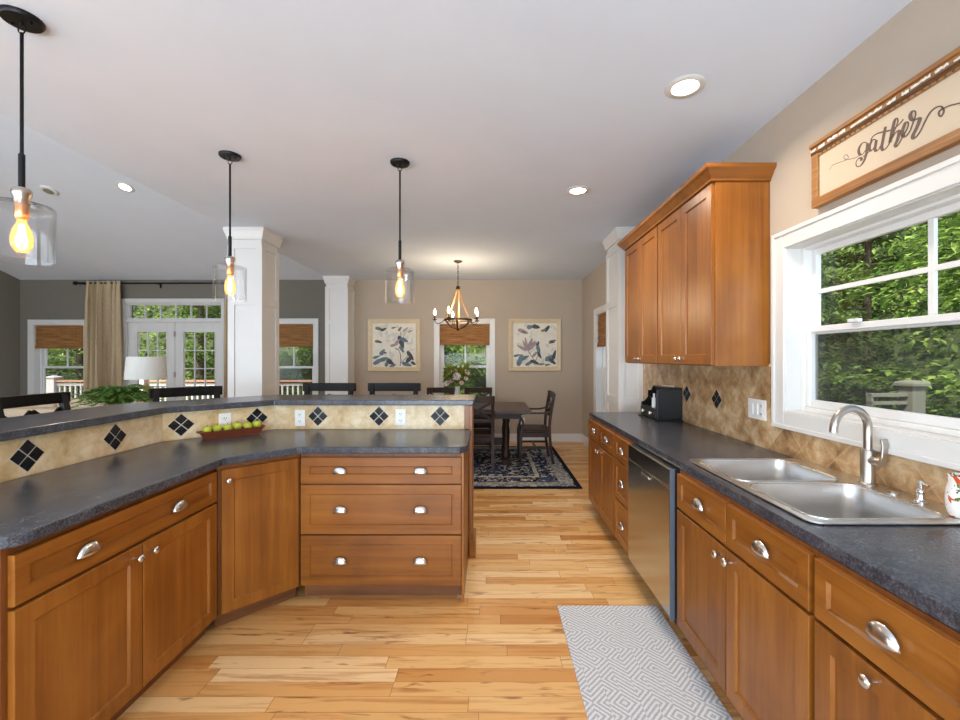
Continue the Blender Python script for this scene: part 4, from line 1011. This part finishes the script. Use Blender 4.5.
def motif_branch(blob, stem, rr, k):
    L = 0
    for i in range(26): L += 1; blob(5, rr.uniform(-k, k) * .9, rr.uniform(-k, k) * .9, rr.uniform(0, 3), rr.uniform(.05, .16), rr.uniform(.03, .07), 1 + i * .02)
    stem(2, [(.10, -.36), (.115, -.25), (.09, -.1), (.02, -.05)], .006, 3); stem(2, [(.12, -.3), (.2, -.22), (.28, -.12)], .005, 3); stem(4, [(.05, .34), (.10, .26), (.12, .12)], .004, 3)
    stem(4, [(.3, .3), (.2, .22), (.15, .12)], .004, 3)
    for px, pz, an, ln, wd, mt in ((.12, .05, -1.2, .24, .10, 2), (.17, .09, -.4, .16, .08, 1), (.06, .06, .8, .12, .06, 3), (.0, .0, .2, .14, .05, 3), (.13, -.07, -1.0, .14, .06, 1),
            (-.25, .28, -.2, .16, .06, 4), (-.18, .27, .4, .12, .05, 2), (-.27, .06, -.15, .13, .05, 4), (-.24, .05, -.3, .07, .03, 2), (-.2, -.12, .9, .13, .08, 1), (-.15, -.13, -.2, .06, .03, 2),
            (-.27, -.28, .5, .2, .08, 1), (-.18, -.24, .2, .2, .07, 1), (-.12, -.3, 1.3, .15, .07, 1), (-.06, -.29, -.6, .15, .08, 2), (-.02, -.35, .3, .13, .05, 1), (-.3, -.2, .3, .15, .04, 1),
            (.28, -.18, -1.0, .2, .07, 2), (.26, -.24, .8, .16, .08, 2), (.22, -.33, -.3, .18, .07, 1), (.33, -.31, -.6, .1, .05, 2), (.1, .28, .9, .1, .04, 4), (.2, .27, .7, .12, .03, 3), (.0, .3, .2, .1, .03, 4), (.28, .24, .4, .1, .03, 3)):
        L += .3; blob(mt, px * k / .375, pz * k / .375, an, ln, wd, 4 + L * .05)
def motif_spray(blob, stem, rr, k):
    L = 0
    for i in range(26): L += 1; blob(5, rr.uniform(-k, k) * .9, rr.uniform(-k, k) * .9, rr.uniform(0, 3), rr.uniform(.05, .16), rr.uniform(.03, .07), 1 + i * .02)
    for i in range(12): an = rr.uniform(.6, 2.8); ln = rr.uniform(.14, .26); L += .3; blob(3, -.13 + .5 * ln * math.cos(an), -.10 + .5 * ln * math.sin(an), an, ln, .05, 4 + L * .05)
    stem(2, [(.02, -.32), (-.04, -.22), (-.12, -.1)], .005, 5); stem(4, [(.0, -.3), (.06, -.15), (.07, .0)], .005, 5)
    for px, pz, an, ln, wd, mt in ((-.08, .31, .2, .12, .08, 1), (.02, .31, -.2, .14, .08, 2), (.21, .28, .9, .13, .07, 2), (.15, .25, .2, .1, .04, 4), (-.2, .23, -.4, .2, .07, 3), (-.18, .22, -.2, .1, .03, 4),
            (.3, .06, .4, .14, .06, 4), (.3, .05, -.2, .08, .03, 2), (.05, .02, 1.2, .1, .04, 2), (.06, -.08, -1.2, .16, .07, 1), (.0, -.16, .8, .14, .05, 3), (.08, -.18, -1.0, .13, .05, 2),
            (-.25, -.26, 1.2, .22, .10, 1), (-.18, -.22, .4, .18, .07, 1), (-.3, -.18, .2, .14, .05, 1), (-.08, -.3, .5, .2, .06, 1), (0, -.3, -.4, .18, .06, 2), (.12, -.33, .1, .12, .03, 4), (.26, -.22, .5, .2, .09, 1), (.33, -.17, 1.3, .18, .06, 2), (.3, -.28, -.7, .16, .07, 2), (.22, -.34, .2, .1, .04, 4)):
        L += .3; blob(mt, px * k / .375, pz * k / .375, an, ln, wd, 6 + L * .05)
picture('framed flower painting left of the back window, single dark bloom on a branch', -1.645, 1.652, .90, 5, motif_branch)
picture('framed flower painting right of the back window, mauve petals with leaves round the edge', .77, 1.656, .90, 9, motif_spray)

# ------------------------------------------------------------------ woven shades, curtains, rod
def woven_shade(label, loc, rz, w, z0, z1):
    r = thing('woven_shade', label, 'window shade', loc, rz, None); m = MB(); n = int((z1 - z0) / .022); rr = random.Random(len(label))
    for i in range(n):
        z = z0 + (z1 - z0) * i / n; dd = .002 * rr.random() + (.006 if i % 5 == 0 else 0); m.box(-w / 2, w / 2, -.014 - dd, .0, z, z + (z1 - z0) / n - .001)
    m.build('slats', 'woven', r)['kind'] = 'stuff'
    m = MB()
    for i in range(4): m.box(-w / 2 + .003 * i, w / 2 - .003 * i, -.035 + .004 * i, .012, z0 - .004 + i * .02, z0 + .014 + i * .02)
    m.build('folded_hem', 'woven', r)
    return r
woven_shade('woven brown shade on the dining room back window', ((HB[0] + HB[1]) / 2, YB + .035, 0), 0, .85, 1.66, 2.01)
woven_shade('woven brown shade on the dining window in the right wall', (XR + .035, 5.94, 0), -PI / 2, .94, 1.60, 2.06)
woven_shade('woven brown shade on the window left of the curtain', ((HL[0] + HL[1]) / 2, YB + .035, 0), 0, .84, 1.60, 1.99)
woven_shade('woven brown shade on the window between the two white columns', ((HM[0] + HM[1]) / 2, YB + .035, 0), 0, .79, 1.63, 2.01)
rd = thing('curtain_rod', 'thin black curtain rod above the french doors', 'curtain rod', (0, YB - .1, 2.70))
MB().cyl((-7.0, 0, 0), (-4.3, 0, 0), .013, .013, 12).build('rod', 'black_metal', rd, smooth=40)
MB().ball((-7.03, 0, 0), .034, 12, 8).build('finial', 'black_metal', rd, smooth=60)
for x in (-6.92, -5.65, -4.35): MB().box(x - .008, x + .008, -.006, .1, -.016, -.004).box(x - .012, x + .012, .088, .098, -.07, .03).build('bracket', 'black_metal', rd)
def curtain(label, x0, x1, folds):
    n = folds * 8; rows = []
    for z, am, sq in ((.02, .075, 1.0), (.6, .07, 1.0), (1.6, .062, .98), (2.4, .05, .97), (2.66, .034, .95), (2.69, .026, .95), (2.735, .035, .95)):
        cx = (x0 + x1) / 2; rows.append([(cx + (x0 + (x1 - x0) * i / n - cx) * sq + .012 * math.sin(i * 1.7 + z), YB - .1 + am * math.sin(2 * PI * i / 8 + .5 * math.sin(i * .37 + z * .6)) + .006 * math.sin(i * 2.1), z) for i in range(n + 1)])
    m = MB().rings(rows, cap=False, closed=False)
    o = m.build('curtain', 'curtain', smooth=80, solid=.004)
    return tag(o, label, 'curtain')
curtain('long beige linen curtain left of the french doors', -6.88, -6.235, 7)
curtain('sliver of beige linen curtain right of the french doors beside the white column', -4.52, -4.36, 2)

# ------------------------------------------------------------------ living room things that show above the bar
LX, LY = -3.82, 4.8
st = thing('side_table', 'dark side table carrying the lamp behind the bar', 'table', (LX, LY, 0))
MB().box(-.26, .26, -.26, .26, .66, .70).build('tabletop', 'dark_wood', st, bevel=.004)
for a in (-1, 1):
    for b in (-1, 1): MB().box(a * .20, a * .24, b * .20, b * .24, 0, .66).build('leg', 'dark_wood', st)
lm = thing('table_lamp', 'table lamp with a white drum shade in front of the french doors', 'lamp', (LX, LY, .7005))
MB().lathe([(.09, 0), (.09, .02), (.04, .04), (.03, .08), (.075, .16), (.085, .24), (.06, .32), (.025, .36), (.035, .39), (.03, .43), (.012, .45), (.012, .52)], 22).build('base', 'light_wood', lm, smooth=40)
MB().lathe([(.192, .498), (.172, .745), (.170, .745), (.190, .498)], 36, cap=False).build('lamp_shade', 'shade_fabric', lm, smooth=40)
m = MB().cyl((0, 0, .5), (0, 0, .765), .004, .004, 8).lathe([(.004, .76), (.012, .768), (.012, .775), (.001, .79)], 10)
for i in range(3): a = 2 * PI * i / 3; m.cyl((0, 0, .735), (.171 * math.cos(a), .171 * math.sin(a), .735), .003, .003, 6)
m.build('harp', 'bronze', lm)
PX, PY = -3.62, 4.22
ps = thing('plant_stand', 'wooden stand under the fern behind the bar', 'stand', (PX, PY, 0))
MB().lathe([(.001, .76), (.24, .76), (.25, .77), (.25, .79), (.001, .79)], 28).build('top', 'dark_wood', ps, smooth=40)
for i in range(3): a = 2 * PI * i / 3; MB().cyl((.2 * math.cos(a), .2 * math.sin(a), 0), (.13 * math.cos(a), .13 * math.sin(a), .765), .02, .022, 10).build('leg', 'dark_wood', ps, smooth=40)
pl = thing('potted_fern', 'bushy green potted fern just behind the bar top, below the lamp', 'plant', (PX, PY, .79))
MB().lathe([(.08, 0), (.11, .02), (.13, .13), (.135, .15), (.12, .15), (.115, .12), (.001, .115)], 22).build('pot', 'cream', pl, smooth=40)
m = MB(); r4 = random.Random(5)
for i in range(120):
    a = r4.uniform(0, 2 * PI); ln = r4.uniform(.2, .36); up = r4.uniform(.12, .24); P = spline([(0, 0, .12), (ln * .45 * math.cos(a), ln * .45 * math.sin(a), .12 + up), (ln * math.cos(a), ln * math.sin(a), .14 + up * r4.uniform(.4, 1.0))], 8)
    for j in range(3, len(P)):
        t = (P[j] - P[j - 1]); sd_ = t.cross(Vector((0, 0, 1))).normalized()
        for s in (-1, 1): m.leaf(P[j], sd_ * s + t.normalized() * .6, (0, 0, 1), .062 * (1.15 - j / len(P) * .6), .028)
m.build('fronds', 'fern', pl)['kind'] = 'stuff'
sf = thing('sofa', 'beige sofa back showing just above the bar at the left', 'sofa', (-5.06, 4.95, 0))
MB().box(-.85, .75, -.12, .12, .08, .86).box(-.85, .75, .1, .8, .08, .4).build('frame', 'sofa', sf, bevel=.05, seg=3)
for s in (-.85, .57): MB().box(s, s + .18, -.1, .8, .08, .62).build('arm', 'sofa', sf, bevel=.05, seg=3)
for k in range(2): MB().box(-.66 + k * .62, -.06 + k * .62, .1, .28, .42, .95).build('back_cushion', 'sofa', sf, bevel=.06, seg=3)
for i in (-.75, .65):
    for j in (0, .7): MB().box(i - .03, i + .03, j - .03, j + .03, 0, .08).build('leg', 'dark_wood', sf)
cu = MB(); cu.rings([[(-.20 * a, d, -.17 * a), (.20 * a, d, -.17 * a), (.20 * a, d, .17 * a), (-.20 * a, d, .17 * a)] for a, d in ((.6, -.07), (.95, -.03), (1, 0), (.95, .03), (.6, .07))])
tag(cu.build('throw_pillow', 'rust_fabric', loc=(-4.86, 5.335, .80), rz=.05, bevel=.03, seg=3), 'rust brown patterned pillow on top of the beige sofa back', 'pillow')

# ------------------------------------------------------------------ outdoors
tag(MB().box(-40, 45, -25, 60, -.62, -.5).build('ground', 'lawn'), kind='structure')
tag(MB().box(-12.5, -1.9, YB + .18, 10.4, -.2, -.03).build('deck', 'deck'), kind='structure')
dr = thing('deck_railing', 'white deck railing with a tan wooden cap outside the living room windows', 'railing', (-6.2, 10.2, -.03))
MB().box(-4.05, 4.3, -.07, .07, .90, .94).build('cap', 'rail_wood', dr)
MB().box(-4.05, 4.3, -.03, .03, .81, .87).box(-4.05, 4.3, -.025, .025, .10, .15).build('rail', 'white', dr)
for x in (-4.1, -2.0, .1, 2.2, 4.3):
    p = MB().box(x - .09, x + .09, -.09, .09, 0, .99).build('post', 'white', dr); MB().rings([[(x - k, -k, z), (x + k, -k, z), (x + k, k, z), (x - k, k, z)] for k, z in ((.11, .99), (.115, 1.01), (.02, 1.05))]).build('post_cap', 'white', p)
i = 0
for k in range(66):
    x = -3.95 + k * .125
    if min(abs(x - q) for q in (-4.1, -2.0, .1, 2.2, 4.3)) > .1: MB().box(x - .018, x + .018, -.018, .018, .15, .81).build('baluster', 'white', dr)
gp = thing('garden_post', 'pale grey wooden post with a short rail outside the kitchen window', 'post', (3.22, 3.30, -.5), .1)
MB().box(-.055, .055, -.055, .055, 0, 1.72).build('shaft', 'weathered', gp, bevel=.004)
MB().box(-.075, .075, -.075, .075, 1.72, 1.738).rings([[(-k, -k, z), (k, -k, z), (k, k, z), (-k, k, z)] for k, z in ((.07, 1.738), (.065, 1.75), (.03, 1.762))]).build('cap', 'weathered', gp)
MB().box(-.066, .066, -.066, .066, 1.38, 1.40).build('collar', 'stone', gp)
MB().box(-.36, -.055, -.025, .025, 1.64, 1.665).box(-.36, -.055, -.02, .02, 1.58, 1.605).box(-.36, -.34, -.02, .02, 1.57, 1.66).build('rail', 'weathered', gp)

def tree_mesh(seed, H, z0, rad, nleaf, lsz):
    rr = random.Random(seed); tk = MB(); lf = MB()
    tk.tube(spline([(0, 0, 0), (rr.uniform(-.1, .1), rr.uniform(-.1, .1), H * .4), (rr.uniform(-.25, .25), rr.uniform(-.25, .25), H)], 5), [.16 - .012 * i for i in range(11)], 10)
    for b in range(46):
        z = z0 + (H - z0) * (b + rr.random()) / 46; a = rr.uniform(0, 2 * PI); ln = rad * (1.05 - .55 * (z - z0) / (H - z0)) * rr.uniform(.7, 1.1)
        dirv = Vector((math.cos(a), math.sin(a), rr.uniform(-.05, .28))); tip = Vector((0, 0, z)) + dirv * ln
        mid = Vector((0, 0, z)) + dirv * ln * .5 + Vector((0, 0, .1 * ln))
        tk.tube([(0, 0, z), mid, tip], [.035, .02, .006], 5)
        for k in range(nleaf // 46):
            t = rr.uniform(.22, 1.05); c = Vector((0, 0, z)) + dirv * ln * t + Vector((rr.gauss(0, .26), rr.gauss(0, .26), rr.gauss(0, .085) + .1 * ln * (1 - (2 * t - 1) ** 2)))
            d = dirv + Vector((rr.uniform(-1, 1), rr.uniform(-1, 1), rr.uniform(-.7, .1)))
            lf.leaf(c, d, (rr.uniform(-.35, .35), rr.uniform(-.35, .35), 1), lsz * rr.uniform(.6, 1.25), lsz * rr.uniform(.35, .6))
    return tk, lf
def make_tree(seed, label, H, z0, rad, nleaf, lsz, mat):
    r = thing('forest_tree', label, 'tree', (0, 0, -.5), 0, None); tk, lf = tree_mesh(seed, H, z0, rad, nleaf, lsz)
    tk.build('trunk', 'bark', r, smooth=60); lf.build('foliage', mat, r)['kind'] = 'stuff'; return r

def slope_pt(u, v):
    """wooded bank round the back and the right of the lot: u along its foot, v up the bank"""
    foot = [(-30, 20), (-10, 19.6), (5, 19), (11, 17), (13.4, 12), (13.4, -2)]
    P = spline([(x, y, 0) for x, y in foot], 8); k = u * (len(P) - 1); i = min(int(k), len(P) - 2); p = P[i].lerp(P[i + 1], k - i); d = (P[i + 1] - P[i]).normalized()
    n = Vector((-d.y, d.x, 0)); q = p + n * v * 7; return Vector((q.x, q.y, -.52 + 8.5 * v ** .8))
bank = MB(); bank.rings([[slope_pt(i / 40, v) for i in range(41)] for v in (0, .1, .3, .6, 1)], cap=False, closed=False)
tag(bank.build('hillside', 'lawn', smooth=60), kind='structure')
ug = MB(); rr = random.Random(33)
for i in range(5200):
    c = slope_pt(rr.random(), rr.random() ** .8 * .95) + Vector((rr.gauss(0, .3), rr.gauss(0, .3), rr.uniform(.0, .5)))
    for k in range(7):
        q = c + Vector((rr.gauss(0, .34), rr.gauss(0, .34), rr.gauss(0, .10)))
        ug.leaf(q, (rr.uniform(-1, 1), rr.uniform(-1, 1), rr.uniform(-.7, .2)), (rr.uniform(-.4, .4), rr.uniform(-.4, .4), 1), rr.uniform(.18, .4), rr.uniform(.1, .2))
tag(ug.build('undergrowth', 'leaf'), 'leafy green undergrowth covering the wooded bank behind the house', 'undergrowth', kind='stuff')
GB = 'trees beyond the deck and the back windows'; GK = 'trees outside the kitchen window'
LBK, LRK = 'tall leafy green tree in the woods seen through the back windows', 'tall leafy green tree in the woods seen through the kitchen window'
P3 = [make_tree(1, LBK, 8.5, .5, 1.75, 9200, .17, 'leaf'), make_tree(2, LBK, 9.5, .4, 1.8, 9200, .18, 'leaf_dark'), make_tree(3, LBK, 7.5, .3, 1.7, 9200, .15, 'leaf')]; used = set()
def plant(idx, x, y, label, group):
    s = P3[idx]
    o = s if idx not in used else copy_tree(s); used.add(idx); o.location = (x, y, -.5); o.rotation_euler = (0, 0, rr.uniform(0, 6)); k = rr.uniform(.84, .93); o.scale = (k, k, k)
    o['label'] = label; o['group'] = group
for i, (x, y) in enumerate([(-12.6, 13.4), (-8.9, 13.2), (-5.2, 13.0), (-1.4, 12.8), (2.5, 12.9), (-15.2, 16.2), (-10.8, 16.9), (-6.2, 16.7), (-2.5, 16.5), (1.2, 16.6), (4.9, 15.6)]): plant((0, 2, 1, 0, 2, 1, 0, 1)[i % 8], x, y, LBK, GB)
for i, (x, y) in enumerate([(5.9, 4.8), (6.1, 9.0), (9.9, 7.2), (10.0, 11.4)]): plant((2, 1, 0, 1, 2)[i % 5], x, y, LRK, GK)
